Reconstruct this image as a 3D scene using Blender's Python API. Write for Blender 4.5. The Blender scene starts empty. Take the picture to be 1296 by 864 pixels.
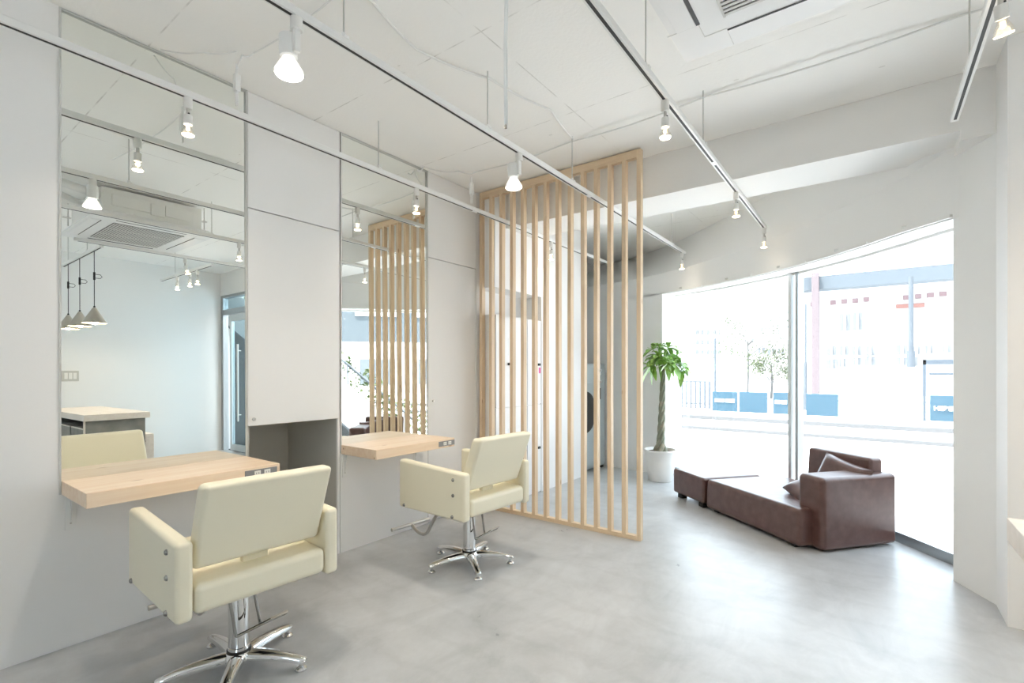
import bpy, bmesh, math, random
from mathutils import Vector, Matrix
random.seed(7)
PI = math.pi
scn = bpy.context.scene
COL = scn.collection

# ------------------------------------------------------------------ materials
def mat(name, col, rough=0.6, metal=0.0, spec=0.5, coat=0.0, bump=None, var=None, emit=None, sheen=0):
    """bump=(scale,strength,detail); var=(scale,color2,lo,hi)"""
    m = bpy.data.materials.new(name); m.use_nodes = True
    nt = m.node_tree; b = nt.nodes['Principled BSDF']
    b.inputs['Base Color'].default_value = (*col, 1)
    b.inputs['Roughness'].default_value = rough
    b.inputs['Metallic'].default_value = metal
    b.inputs['Specular IOR Level'].default_value = spec
    b.inputs['Coat Weight'].default_value = coat
    tc = nt.nodes.new('ShaderNodeTexCoord')
    if var:
        n = nt.nodes.new('ShaderNodeTexNoise'); n.inputs['Scale'].default_value = var[0]; n.inputs['Detail'].default_value = 6
        r = nt.nodes.new('ShaderNodeValToRGB')
        r.color_ramp.elements[0].position = var[2]; r.color_ramp.elements[1].position = var[3]
        r.color_ramp.elements[0].color = (*col, 1); r.color_ramp.elements[1].color = (*var[1], 1)
        nt.links.new(tc.outputs['Object'], n.inputs['Vector']); nt.links.new(n.outputs['Fac'], r.inputs['Fac'])
        nt.links.new(r.outputs['Color'], b.inputs['Base Color'])
    if bump:
        n2 = nt.nodes.new('ShaderNodeTexNoise'); n2.inputs['Scale'].default_value = bump[0]
        n2.inputs['Detail'].default_value = bump[2] if len(bump) > 2 else 4
        bp = nt.nodes.new('ShaderNodeBump'); bp.inputs['Strength'].default_value = bump[1]; bp.inputs['Distance'].default_value = 0.004
        nt.links.new(tc.outputs['Object'], n2.inputs['Vector']); nt.links.new(n2.outputs['Fac'], bp.inputs['Height'])
        nt.links.new(bp.outputs['Normal'], b.inputs['Normal'])
    if emit:
        b.inputs['Emission Color'].default_value = (*emit[0], 1); b.inputs['Emission Strength'].default_value = emit[1]
    return m

def wood(name, c1, c2, axis, rough=0.5, fine=18.0):
    m = bpy.data.materials.new(name); m.use_nodes = True
    nt = m.node_tree; b = nt.nodes['Principled BSDF']; N = nt.nodes.new; L = nt.links.new
    tc = N('ShaderNodeTexCoord'); mp = N('ShaderNodeMapping')
    s = [fine, fine, fine]; s['xyz'.index(axis)] = fine * 0.07
    mp.inputs['Scale'].default_value = s
    n = N('ShaderNodeTexNoise'); n.inputs['Scale'].default_value = 1.6; n.inputs['Detail'].default_value = 8; n.inputs['Distortion'].default_value = 0.6
    r = N('ShaderNodeValToRGB'); r.color_ramp.elements[0].position = 0.32; r.color_ramp.elements[1].position = 0.72
    r.color_ramp.elements[0].color = (*c1, 1); r.color_ramp.elements[1].color = (*c2, 1)
    # small knots
    mp2 = N('ShaderNodeMapping'); s2 = [9.0, 9.0, 9.0]; s2['xyz'.index(axis)] = 2.6; mp2.inputs['Scale'].default_value = s2
    v = N('ShaderNodeTexVoronoi'); v.inputs['Scale'].default_value = 1.0
    kr = N('ShaderNodeValToRGB'); kr.color_ramp.elements[0].position = 0.035; kr.color_ramp.elements[1].position = 0.075
    kr.color_ramp.elements[0].color = (0.45, 0.28, 0.17, 1); kr.color_ramp.elements[1].color = (1, 1, 1, 1)
    mx = N('ShaderNodeMix'); mx.data_type = 'RGBA'; mx.blend_type = 'MULTIPLY'; mx.inputs['Factor'].default_value = 0.75
    L(tc.outputs['Object'], mp.inputs['Vector']); L(mp.outputs['Vector'], n.inputs['Vector']); L(n.outputs['Fac'], r.inputs['Fac'])
    L(tc.outputs['Object'], mp2.inputs['Vector']); L(mp2.outputs['Vector'], v.inputs['Vector']); L(v.outputs['Distance'], kr.inputs['Fac'])
    L(r.outputs['Color'], mx.inputs['A']); L(kr.outputs['Color'], mx.inputs['B'])
    L(mx.outputs['Result'], b.inputs['Base Color']); b.inputs['Roughness'].default_value = rough
    bp = N('ShaderNodeBump'); bp.inputs['Strength'].default_value = 0.06; bp.inputs['Distance'].default_value = 0.002
    L(n.outputs['Fac'], bp.inputs['Height']); L(bp.outputs['Normal'], b.inputs['Normal'])
    return m

def concrete_floor():
    m = bpy.data.materials.new('polished_concrete'); m.use_nodes = True
    nt = m.node_tree; b = nt.nodes['Principled BSDF']; N = nt.nodes.new; L = nt.links.new
    tc = N('ShaderNodeTexCoord')
    def noise(scale, detail, dist=0.0, rot=0, sc=(1, 1, 1)):
        mp = N('ShaderNodeMapping'); mp.inputs['Rotation'].default_value = (0, 0, rot); mp.inputs['Scale'].default_value = sc
        n = N('ShaderNodeTexNoise'); n.inputs['Scale'].default_value = scale; n.inputs['Detail'].default_value = detail; n.inputs['Distortion'].default_value = dist; n.inputs['Roughness'].default_value = .66
        L(tc.outputs['Object'], mp.inputs['Vector']); L(mp.outputs['Vector'], n.inputs['Vector']); return n
    a = noise(1.5, 12, .4); c = noise(4.5, 12, .8, 0.6, (1, .5, 1)); d = noise(30, 5)
    r = N('ShaderNodeValToRGB'); e = r.color_ramp.elements
    e[0].position = 0.33; e[0].color = (0.335, 0.343, 0.352, 1); e[1].position = 0.70; e[1].color = (0.56, 0.572, 0.585, 1)
    mx = N('ShaderNodeMath'); mx.operation = 'MULTIPLY_ADD'; mx.inputs[1].default_value = 0.55
    m2 = N('ShaderNodeMath'); m2.operation = 'MULTIPLY'; m2.inputs[1].default_value = 0.45
    L(c.outputs['Fac'], m2.inputs[0]); L(a.outputs['Fac'], mx.inputs[0]); L(m2.outputs[0], mx.inputs[2]); L(mx.outputs[0], r.inputs['Fac'])
    wv = N('ShaderNodeTexWave'); wv.wave_type = 'RINGS'; wv.inputs['Scale'].default_value = 1.4; wv.inputs['Distortion'].default_value = 5.5; wv.inputs['Detail'].default_value = 5; wv.inputs['Detail Scale'].default_value = 1.6; wv.inputs['Detail Roughness'].default_value = .7
    mpw = N('ShaderNodeMapping'); mpw.inputs['Location'].default_value = (.9, -2.1, 0); L(tc.outputs['Object'], mpw.inputs['Vector']); L(mpw.outputs['Vector'], wv.inputs['Vector'])
    wr_ = N('ShaderNodeMapRange'); wr_.inputs['From Min'].default_value = .0; wr_.inputs['From Max'].default_value = .22; wr_.inputs['To Min'].default_value = .95; wr_.inputs['To Max'].default_value = 1.0; L(wv.outputs['Fac'], wr_.inputs['Value'])
    tm = N('ShaderNodeMix'); tm.data_type = 'RGBA'; tm.blend_type = 'MULTIPLY'; tm.inputs['Factor'].default_value = 1.0
    L(r.outputs['Color'], tm.inputs['A']); L(wr_.outputs['Result'], tm.inputs['B'])
    L(tm.outputs['Result'], b.inputs['Base Color'])
    rr = N('ShaderNodeMapRange'); rr.inputs['To Min'].default_value = 0.22; rr.inputs['To Max'].default_value = 0.40
    L(c.outputs['Fac'], rr.inputs['Value']); L(rr.outputs['Result'], b.inputs['Roughness'])
    bp = N('ShaderNodeBump'); bp.inputs['Strength'].default_value = 0.06; bp.inputs['Distance'].default_value = 0.003
    m3 = N('ShaderNodeMath'); m3.operation = 'MULTIPLY_ADD'; m3.inputs[1].default_value = 0.25
    L(d.outputs['Fac'], m3.inputs[0]); m3.inputs[2].default_value = 0.0; L(m3.outputs[0], bp.inputs['Height']); L(bp.outputs['Normal'], b.inputs['Normal'])
    b.inputs['Specular IOR Level'].default_value = 0.5
    return m

def ceiling_paint():
    """white paint on board-marked concrete: joints of the 0.9 m formwork panels, chips and fine grain"""
    m = bpy.data.materials.new('painted_concrete_ceiling'); m.use_nodes = True
    nt = m.node_tree; b = nt.nodes['Principled BSDF']; N = nt.nodes.new; L = nt.links.new
    tc = N('ShaderNodeTexCoord'); sx = N('ShaderNodeSeparateXYZ'); L(tc.outputs['Object'], sx.inputs['Vector'])
    def joint(out, pos, period=None, w=0.0035):
        a = N('ShaderNodeMath'); a.operation = 'SUBTRACT'; L(sx.outputs[out], a.inputs[0]); a.inputs[1].default_value = pos
        last = a
        if period:
            p = N('ShaderNodeMath'); p.operation = 'PINGPONG'; L(a.outputs[0], p.inputs[0]); p.inputs[1].default_value = period / 2; last = p
        ab = N('ShaderNodeMath'); ab.operation = 'ABSOLUTE'; L(last.outputs[0], ab.inputs[0])
        lt = N('ShaderNodeMath'); lt.operation = 'LESS_THAN'; L(ab.outputs[0], lt.inputs[0]); lt.inputs[1].default_value = w
        return lt
    j1 = joint('Y', 0.9, 1.82); j2 = joint('Y', 1.81, 1.82); j3 = joint('X', -1.52)
    mxj = N('ShaderNodeMath'); mxj.operation = 'MAXIMUM'; L(j1.outputs[0], mxj.inputs[0]); L(j2.outputs[0], mxj.inputs[1])
    mxk = N('ShaderNodeMath'); mxk.operation = 'MAXIMUM'; L(mxj.outputs[0], mxk.inputs[0]); L(j3.outputs[0], mxk.inputs[1])
    nb = N('ShaderNodeTexNoise'); nb.inputs['Scale'].default_value = 7; nb.inputs['Detail'].default_value = 5
    L(tc.outputs['Object'], nb.inputs['Vector'])
    gt = N('ShaderNodeMapRange'); gt.inputs['From Min'].default_value = 0.42; gt.inputs['From Max'].default_value = 0.6; L(nb.outputs['Fac'], gt.inputs['Value'])
    mul = N('ShaderNodeMath'); mul.operation = 'MULTIPLY'; L(mxk.outputs[0], mul.inputs[0]); L(gt.outputs['Result'], mul.inputs[1])
    # chips
    v = N('ShaderNodeTexVoronoi'); v.inputs['Scale'].default_value = 2.3; mpv = N('ShaderNodeMapping'); mpv.inputs['Scale'].default_value = (1, 2.2, 1); mpv.inputs['Rotation'].default_value = (0, 0, .5)
    L(tc.outputs['Object'], mpv.inputs['Vector']); L(mpv.outputs['Vector'], v.inputs['Vector'])
    cl = N('ShaderNodeMath'); cl.operation = 'LESS_THAN'; L(v.outputs['Distance'], cl.inputs[0]); cl.inputs[1].default_value = 0.035
    mk = N('ShaderNodeMath'); mk.operation = 'MAXIMUM'; L(mul.outputs[0], mk.inputs[0])
    ch = N('ShaderNodeMath'); ch.operation = 'MULTIPLY'; L(cl.outputs[0], ch.inputs[0]); ch.inputs[1].default_value = 0.6; L(ch.outputs[0], mk.inputs[1])
    mx = N('ShaderNodeMix'); mx.data_type = 'RGBA'; mx.inputs['A'].default_value = (0.92, 0.91, 0.885, 1); mx.inputs['B'].default_value = (0.44, 0.42, 0.39, 1)
    fm = N('ShaderNodeMath'); fm.operation = 'MULTIPLY'; L(mk.outputs[0], fm.inputs[0]); fm.inputs[1].default_value = 0.5
    L(fm.outputs[0], mx.inputs['Factor']); L(mx.outputs['Result'], b.inputs['Base Color'])
    b.inputs['Roughness'].default_value = 0.75
    n2 = N('ShaderNodeTexNoise'); n2.inputs['Scale'].default_value = 55; n2.inputs['Detail'].default_value = 5; L(tc.outputs['Object'], n2.inputs['Vector'])
    sub = N('ShaderNodeMath'); sub.operation = 'MULTIPLY_ADD'; L(mk.outputs[0], sub.inputs[0]); sub.inputs[1].default_value = -1.0; L(n2.outputs['Fac'], sub.inputs[2])
    bp = N('ShaderNodeBump'); bp.inputs['Strength'].default_value = 0.22; bp.inputs['Distance'].default_value = 0.005
    L(sub.outputs[0], bp.inputs['Height']); L(bp.outputs['Normal'], b.inputs['Normal'])
    return m

def glass(name, tint=(1, 1, 1), refl=0.05):
    m = bpy.data.materials.new(name); m.use_nodes = True
    nt = m.node_tree; nt.nodes.clear(); N = nt.nodes.new; L = nt.links.new
    o = N('ShaderNodeOutputMaterial'); mx = N('ShaderNodeMixShader'); t = N('ShaderNodeBsdfTransparent'); g = N('ShaderNodeBsdfGlossy')
    t.inputs['Color'].default_value = (*tint, 1); g.inputs['Roughness'].default_value = 0.0
    lw = N('ShaderNodeLayerWeight'); lw.inputs['Blend'].default_value = 0.12
    mu = N('ShaderNodeMath'); mu.operation = 'MULTIPLY_ADD'; mu.inputs[1].default_value = 0.35; mu.inputs[2].default_value = refl
    L(lw.outputs['Facing'], mu.inputs[0]); L(mu.outputs[0], mx.inputs['Fac']); L(t.outputs[0], mx.inputs[1]); L(g.outputs[0], mx.inputs[2]); L(mx.outputs[0], o.inputs['Surface'])
    return m

M = {}
M['wall'] = mat('white_wall_paint', (0.81, 0.805, 0.795), 0.7, bump=(60, .05))
M['plaster'] = mat('white_plaster', (0.82, 0.82, 0.81), 0.75, bump=(26, .06))
M['beam'] = mat('painted_concrete_beam', (0.79, 0.78, 0.76), 0.8, bump=(40, .25, 6))
M['ceil'] = ceiling_paint()
M['floor'] = concrete_floor()
M['panel'] = mat('white_laminate', (0.815, 0.81, 0.80), 0.42)
M['niche'] = mat('grey_laminate', (0.52, 0.51, 0.475), 0.5)
M['mirror'] = mat('silvered_glass', (0.925, 0.95, 0.925), 0.0, metal=1.0)
M['alu'] = mat('brushed_aluminium', (0.62, 0.63, 0.62), 0.3, metal=1.0)
M['edge'] = mat('grey_edge_strip', (.56, .56, .54), .4)
M['plate'] = mat('grey_outlet_plate', (.24, .24, .245), .45)
M['steelgrey'] = mat('grey_aluminium_frame', (0.42, 0.44, 0.45), 0.35, metal=0.8)
M['desk'] = wood('pale_maple_desk', (0.80, 0.60, 0.43), (0.89, 0.73, 0.565), 'y', 0.38)
M['slat'] = wood('pine_batten', (0.64, 0.475, 0.31), (0.755, 0.60, 0.42), 'z', 0.55)
M['rail'] = wood('pine_rail', (0.64, 0.475, 0.31), (0.755, 0.60, 0.42), 'x', 0.55)
M['counter'] = wood('counter_maple', (0.76, 0.69, 0.62), (0.83, 0.765, 0.70), 'x', 0.45)
M['cbase'] = mat('grey_mottled_panel', (0.20, 0.20, 0.185), 0.6, var=(9, (0.27, 0.265, 0.24), .35, .7))
M['dark'] = mat('black_plastic', (0.012, 0.012, 0.012), 0.5)
M['slot'] = mat('dark_track_slot', (0.03, 0.03, 0.03), 0.6)
M['white'] = mat('white_enamel', (0.80, 0.80, 0.785), 0.4)
M['whitepl'] = mat('white_plastic', (0.78, 0.77, 0.74), 0.45)
M['wire'] = mat('suspension_wire', (0.55, 0.55, 0.53), 0.45)
M['chrome'] = mat('chrome', (0.80, 0.80, 0.80), 0.06, metal=1.0)
M['steel'] = mat('satin_steel', (0.62, 0.60, 0.57), 0.28, metal=1.0)
M['bolt'] = mat('dark_steel_bolt', (.34, .33, .31), .25, metal=1.0)
M['vinyl'] = mat('cream_vinyl', (0.82, 0.765, 0.60), 0.42, bump=(220, .05))
M['leather'] = mat('brown_leather', (0.076, 0.034, 0.029), 0.32, spec=.62, bump=(150, .12, 6), var=(16, (0.115, 0.058, 0.049), .35, .7))
M['ceramic'] = mat('white_ceramic', (0.80, 0.79, 0.76), 0.45)
M['soil'] = mat('soil', (0.10, 0.055, 0.035), 0.9, bump=(60, .8))
M['bark'] = mat('grey_green_bark', (0.19, 0.205, 0.15), 0.75, bump=(60, .5), var=(14, (0.33, 0.29, 0.22), .45, .7))
M['leaf'] = mat('glossy_leaf', (0.17, 0.36, 0.06), 0.36, var=(7, (0.34, 0.52, 0.12), .35, .7))
M['acgrille'] = mat('grey_grille_slats', (0.62, 0.61, 0.59), 0.5)
M['acpanel'] = mat('air_conditioner_white', (0.82, 0.82, 0.815), 0.4)
M['galv'] = mat('white_painted_steel_box', (0.80, 0.795, 0.77), 0.5)
M['lampshade'] = mat('taupe_enamel', (0.46, 0.43, 0.37), 0.35)
M['bulbglass'] = glass('clear_bulb_glass', (1, .98, .94), .08)
M['warmglow'] = mat('warm_lamp_face', (1, .93, .8), 0.4, emit=((1.0, 0.80, 0.55), 7))
M['whiteglow'] = mat('white_lamp_face', (1, 1, 1), 0.4, emit=((1.0, 0.95, 0.87), 8))
M['bulbskin'] = mat('opal_bulb_glass', (.8, .8, .78), .4, emit=((1.0, .93, .82), .55))
M['filament'] = mat('halogen_capsule', (1, .85, .6), 0.4, emit=((1.0, 0.66, 0.30), 2.5))
M['window'] = glass('window_glass', (.985, .99, .99), .03)
M['doorglass'] = glass('bluish_door_glass', (.80, .90, .94), .06)
M['brick'] = mat('pale_facade', (0.40, 0.395, 0.385), 0.8)
M['washer'] = mat('blue_grey_washer', (0.42, 0.47, 0.48), 0.4)

# ------------------------------------------------------------------ mesh builder
class B:
    def __init__(s): s.bm = bmesh.new()
    def _join(s, t, M4=None):
        if M4 is not None: bmesh.ops.transform(t, matrix=M4, verts=t.verts)
        me = bpy.data.meshes.new('tmp'); t.to_mesh(me); t.free(); s.bm.from_mesh(me); bpy.data.meshes.remove(me)
        return s
    def box(s, x0, x1, y0, y1, z0, z1, bev=0, seg=3, M4=None):
        t = bmesh.new(); bmesh.ops.create_cube(t, size=1)
        for v in t.verts:
            v.co = Vector(((x0 + x1) / 2 + v.co.x * (x1 - x0), (y0 + y1) / 2 + v.co.y * (y1 - y0), (z0 + z1) / 2 + v.co.z * (z1 - z0)))
        if bev: bmesh.ops.bevel(t, geom=t.edges[:], offset=bev, segments=seg, affect='EDGES', profile=.5)
        return s._join(t, M4)
    def hexa(s, pts, bev=0, seg=3):
        """eight corners: bottom 0-3 ccw, top 4-7"""
        t = bmesh.new(); v = [t.verts.new(p) for p in pts]
        for f in ((3, 2, 1, 0), (4, 5, 6, 7), (0, 1, 5, 4), (1, 2, 6, 5), (2, 3, 7, 6), (3, 0, 4, 7)): t.faces.new([v[i] for i in f])
        bmesh.ops.recalc_face_normals(t, faces=t.faces)
        if bev: bmesh.ops.bevel(t, geom=t.edges[:], offset=bev, segments=seg, affect='EDGES', profile=.5)
        return s._join(t)
    def prism(s, poly, z0, z1, bev=0, axis='z'):
        t = bmesh.new(); n = len(poly)
        def P(a, c):
            return (a[0], a[1], c) if axis == 'z' else ((a[0], c, a[1]) if axis == 'y' else (c, a[0], a[1]))
        lo = [t.verts.new(P(p, z0)) for p in poly]; hi = [t.verts.new(P(p, z1)) for p in poly]
        t.faces.new(lo[::-1]); t.faces.new(hi)
        for i in range(n): t.faces.new((lo[i], lo[(i + 1) % n], hi[(i + 1) % n], hi[i]))
        bmesh.ops.recalc_face_normals(t, faces=t.faces)
        if bev: bmesh.ops.bevel(t, geom=t.edges[:], offset=bev, segments=4, affect='EDGES', profile=.5)
        return s._join(t)
    def cyl(s, p0, p1, r0, r1=None, n=16):
        r1 = r0 if r1 is None else r1
        p0, p1 = Vector(p0), Vector(p1); d = p1 - p0; L = d.length
        t = bmesh.new(); bmesh.ops.create_cone(t, cap_ends=True, segments=n, radius1=r0, radius2=max(r1, 1e-5), depth=L)
        q = d.to_track_quat('Z', 'Y').to_matrix().to_4x4()
        return s._join(t, Matrix.Translation((p0 + p1) / 2) @ q)
    def sph(s, c, r, sc=(1, 1, 1), n=12):
        t = bmesh.new(); bmesh.ops.create_uvsphere(t, u_segments=n, v_segments=max(6, n // 2), radius=r)
        return s._join(t, Matrix.Translation(c) @ Matrix.Diagonal((*sc, 1)))
    def lathe(s, prof, c=(0, 0, 0), n=24, M4=None):
        t = bmesh.new(); rings = []
        for r, z in prof:
            if r < 1e-6: rings.append([t.verts.new((0, 0, z))])
            else: rings.append([t.verts.new((r * math.cos(2 * PI * i / n), r * math.sin(2 * PI * i / n), z)) for i in range(n)])
        for a, b in zip(rings[:-1], rings[1:]):
            for i in range(n):
                if len(a) == 1 and len(b) == 1: continue
                if len(a) == 1: t.faces.new((a[0], b[i], b[(i + 1) % n]))
                elif len(b) == 1: t.faces.new((a[i], a[(i + 1) % n], b[0]))
                else: t.faces.new((a[i], a[(i + 1) % n], b[(i + 1) % n], b[i]))
        bmesh.ops.recalc_face_normals(t, faces=t.faces)
        return s._join(t, Matrix.Translation(c) @ (M4 or Matrix.Identity(4)))
    def tube(s, pts, r, n=8, rad=None):
        """swept tube through points"""
        pts = [Vector(p) for p in pts]; t = bmesh.new(); rings = []
        up = Vector((0, 0, 1)); prev = None
        for i, p in enumerate(pts):
            d = (pts[min(i + 1, len(pts) - 1)] - pts[max(i - 1, 0)]).normalized()
            if prev is None:
                a = d.cross(up)
                if a.length < 1e-3: a = d.cross(Vector((1, 0, 0)))
                a.normalize()
            else:
                a = prev - d * prev.dot(d); a.normalize()
            prev = a; b = d.cross(a); rr = rad[i] if rad else r
            rings.append([t.verts.new(p + (a * math.cos(2 * PI * k / n) + b * math.sin(2 * PI * k / n)) * rr) for k in range(n)])
        for a, b in zip(rings[:-1], rings[1:]):
            for k in range(n): t.faces.new((a[k], a[(k + 1) % n], b[(k + 1) % n], b[k]))
        t.faces.new(rings[0][::-1]); t.faces.new(rings[-1])
        bmesh.ops.recalc_face_normals(t, faces=t.faces)
        return s._join(t)
    def quad(s, *p):
        s.bm.faces.new([s.bm.verts.new(q) for q in p]); return s
    def strip(s, rows):
        """grid of rows of points"""
        V = [[s.bm.verts.new(p) for p in r] for r in rows]
        for a, b in zip(V[:-1], V[1:]):
            for i in range(len(a) - 1): s.bm.faces.new((a[i], a[i + 1], b[i + 1], b[i]))
        return s
    def build(s, name, m, parent=None, loc=None, smooth=40, wn=False, base=True):
        me = bpy.data.meshes.new(name)
        if parent is None:
            if loc is None:
                xs = [v.co for v in s.bm.verts]
                loc = Vector(((min(v.x for v in xs) + max(v.x for v in xs)) / 2, (min(v.y for v in xs) + max(v.y for v in xs)) / 2, min(v.z for v in xs))) if base else Vector((0, 0, 0))
            bmesh.ops.translate(s.bm, vec=-Vector(loc), verts=s.bm.verts)
        elif loc is not None:
            bmesh.ops.translate(s.bm, vec=-Vector(loc), verts=s.bm.verts)
        s.bm.to_mesh(me); s.bm.free()
        if smooth:
            me.shade_smooth(); me.set_sharp_from_angle(angle=math.radians(smooth))
        me.materials.append(m)
        o = bpy.data.objects.new(name, me); COL.objects.link(o)
        if parent is None: o.location = loc
        else: o.parent = parent
        if wn:
            w = o.modifiers.new('weighted_normals', 'WEIGHTED_NORMAL'); w.keep_sharp = True
        return o

def tag(o, label, cat, group=None, kind=None):
    if label: o['label'] = label
    if cat: o['category'] = cat
    if group: o['group'] = group
    if kind: o['kind'] = kind
    return o
def thing(name, label, cat, loc=(0, 0, 0), rz=0.0, group=None):
    o = bpy.data.objects.new(name, None); COL.objects.link(o); o.empty_display_size = .1
    o.location = loc; o.rotation_euler = (0, 0, rz)
    return tag(o, label, cat, group)
def struct(b, name, m, parent=None, **k):
    o = b.build(name, m, parent, base=False, **k)
    if parent is None: o['kind'] = 'structure'
    return o
def copy_tree(o, parent=None):
    c = o.copy(); COL.objects.link(c)
    if parent: c.parent = parent
    for ch in list(o.children): copy_tree(ch, c)
    return c

# ------------------------------------------------------------------ dimensions
XW = -2.93          # mirror wall plane
CE = 2.876          # concrete ceiling
XR = 2.74           # reception wall
YB = -2.3           # wall behind the camera
Lp = [(-3.55, 5.95), (-2.93, 5.90), (-2.69, 5.87), (-2.46, 5.84), (-2.22, 5.80), (-2.05, 5.75), (-1.75, 5.64), (-1.45, 5.50), (-1.15, 5.33), (-.85, 5.14), (-.56, 4.92), (-.29, 4.67), (-.03, 4.37), (.18, 4.10), (.38, 3.89)]
RZ = [2.365, 2.368, 2.371, 2.375, 2.39, 2.394, 2.405, 2.423, 2.435, 2.445, 2.475, 2.50, 2.502, 2.512, 2.565]
def offset(P, o):
    out = []
    for i in range(len(P)):
        a = Vector(P[max(i - 1, 0)]); b = Vector(P[min(i + 1, len(P) - 1)]); t = (b - a).normalized()
        out.append((P[i][0] - o * t.y, P[i][1] + o * t.x))
    return out
Gp = offset(Lp, .27)                 # glazing line
Op = offset(Lp, .36)                 # outer face
Up = [(-3.55, 7.0), (-2.95, 6.88), (-2.75, 6.77), (-2.61, 6.67), (-2.40, 6.55), (-2.23, 6.44), (-1.95, 6.21), (-1.70, 5.99), (-1.46, 5.76), (-1.22, 5.53), (-.90, 5.20), (-.50, 4.76), (-.10, 4.30), (.15, 3.965), (.335, 3.645)]

# ------------------------------------------------------------------ the setting
fl = B(); fl.prism([(-3.62, YB), (XR + .05, YB), (XR + .05, 3.70), (.66, 3.70)] + [(x, y) for x, y in reversed(Gp)], -.16, 0)
struct(fl, 'floor', M['floor'], smooth=0)
ce = B(); ce.prism([(-3.65, YB - .1), (XR + .15, YB - .1), (XR + .15, 3.9), (.9, 3.9)] + [(x, y + .05) for x, y in reversed(offset(Up, .3))], CE, CE + .2)
struct(ce, 'ceiling', M['ceil'], smooth=0)

wl = B()
wl.box(-3.1, XW, YB, .564, 0, CE)
wl.box(-3.1, XW, .564, 1.380, 0, .70); wl.box(-3.1, XW - .03, .564, 1.380, .70, CE)
wl.box(-3.1, XW, 2.000, 2.815, 0, .69); wl.box(-3.1, XW - .03, 2.000, 2.815, .69, CE)
wl.box(-3.66, -3.58, 1.0, 2.4, 0, CE); wl.box(-3.58, -3.1, 1.26, 1.375, 0, CE); wl.box(-3.58, -3.1, 2.005, 2.1, 0, CE)
struct(wl, 'wall_left', M['wall'], smooth=0)
wa = B()
wa.box(-3.1, XW, 3.418, 3.47, 0, CE)
wa.box(-3.1, -2.75, 3.47, 4.24, 2.0, CE)          # wall over the locker recess
wa.box(-3.1, -2.98, 3.47, 4.24, 0, 2.0)           # back of the recess
wa.box(-3.55, -2.75, 4.24, 4.31, 0, CE)
wa.box(-3.62, -3.5, 4.2, 7.1, 0, CE)
struct(wa, 'wall_alcove', M['wall'], smooth=0)
sc = B(); sc.box(-2.78, -2.75, 4.31, 5.19, 0, 2.86)
struct(sc, 'wall_screen', M['panel'], smooth=0)

wr = B(); wr.box(XR, XR + .12, YB, 3.9, 0, CE); struct(wr, 'wall_right', M['wall'], smooth=0)
# wall behind the camera and an unseen, added window sized for its fill light
wf = B(); wf.box(-3.1, XR + .1, YB - .12, YB, 0, 1.1); wf.box(-3.1, XR + .1, YB - .12, YB, 2.15, CE)
wf.box(-3.1, -.6, YB - .12, YB, 1.1, 2.15); wf.box(1.0, XR + .1, YB - .12, YB, .95, 2.15)
struct(wf, 'wall_front', M['wall'], smooth=0)
w2 = B()
for x in (-.6, .18, .96): w2.box(x, x + .04, YB - .08, YB - .03, 1.1, 2.15)
w2.box(-.6, 1.0, YB - .08, YB - .03, 1.1, 1.15); w2.box(-.6, 1.0, YB - .08, YB - .03, 2.10, 2.15)
o = struct(w2, 'unseen_window_2', M['steelgrey'], smooth=0)
g = B(); g.box(-.56, .18, YB - .058, YB - .052, 1.15, 2.10); g.build('pane', M['window'], o, smooth=0)
g = B(); g.box(.22, .96, YB - .058, YB - .052, 1.15, 2.10); g.build('pane', M['window'], o, smooth=0)

# beam, its lower end block and the column
bm_ = B(); bm_.box(-3.6, XR, 3.635, 4.075, 2.565, CE + .01); struct(bm_, 'trim_1', M['beam'], smooth=0)
bk = B(); bk.box(.382, XR, 3.628, 3.9, 2.51, 2.566); struct(bk, 'trim_2', M['beam'], smooth=0)
co = B(); co.box(.524, .70, 3.358, 3.66, 0, CE); struct(co, 'wall_column', M['wall'], smooth=0)
pr = B(); pr.prism([(.38, 3.905), (.524, 3.63), (.70, 3.66), (.70, 4.25), (.62, 4.25)], 0, 2.512); struct(pr, 'wall_pier', M['plaster'], smooth=0)

# curved lintel over the window and the plain bay wall beside it
li = B()
ZL = 2.145
k0 = 5     # window starts here
sub = Lp[k0:]; subo = Op[k0:]
J = (-2.06, 5.755); Jo = (-1.955, 6.10)
inner = [(x, y, z) for (x, y), z in zip(Lp, RZ)]
low = []
for i, (x, y) in enumerate(Lp): low.append((x, y, ZL))
inner2 = inner + [(.455, 3.80, 2.565), (.526, 3.68, 2.565)]; low2 = low + [(.455, 3.80, ZL), (.526, 3.68, ZL)]
li.strip([low2, inner2])
li.strip([inner, [((x * .35 + u * .65), (y * .35 + v * .65), 2.66 + .0 * z) for (x, y), z, (u, v) in zip(Lp, RZ, Up)], [(u, v, CE + .02) for u, v in Up]])
out_lo = [(x, y, ZL + .02) for x, y in Op]
out_hi = [(x, y, CE) for x, y in offset(Up, .25)]
li.strip([[(x, y, ZL) for x, y in Lp[k0:]], [(x, y, ZL + .02) for x, y in Op[k0:]]])
li.strip([out_lo, out_hi])
o = struct(li, 'wall_window', M['plaster'], smooth=60)
bw = B(); bw.prism(Lp[:k0 + 1] + [(-2.02, 5.74)] + [(-1.90, 6.08)] + list(reversed(Op[:k0])), 0, ZL + .02)
struct(bw, 'wall_back', M['plaster'], smooth=30)

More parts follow.
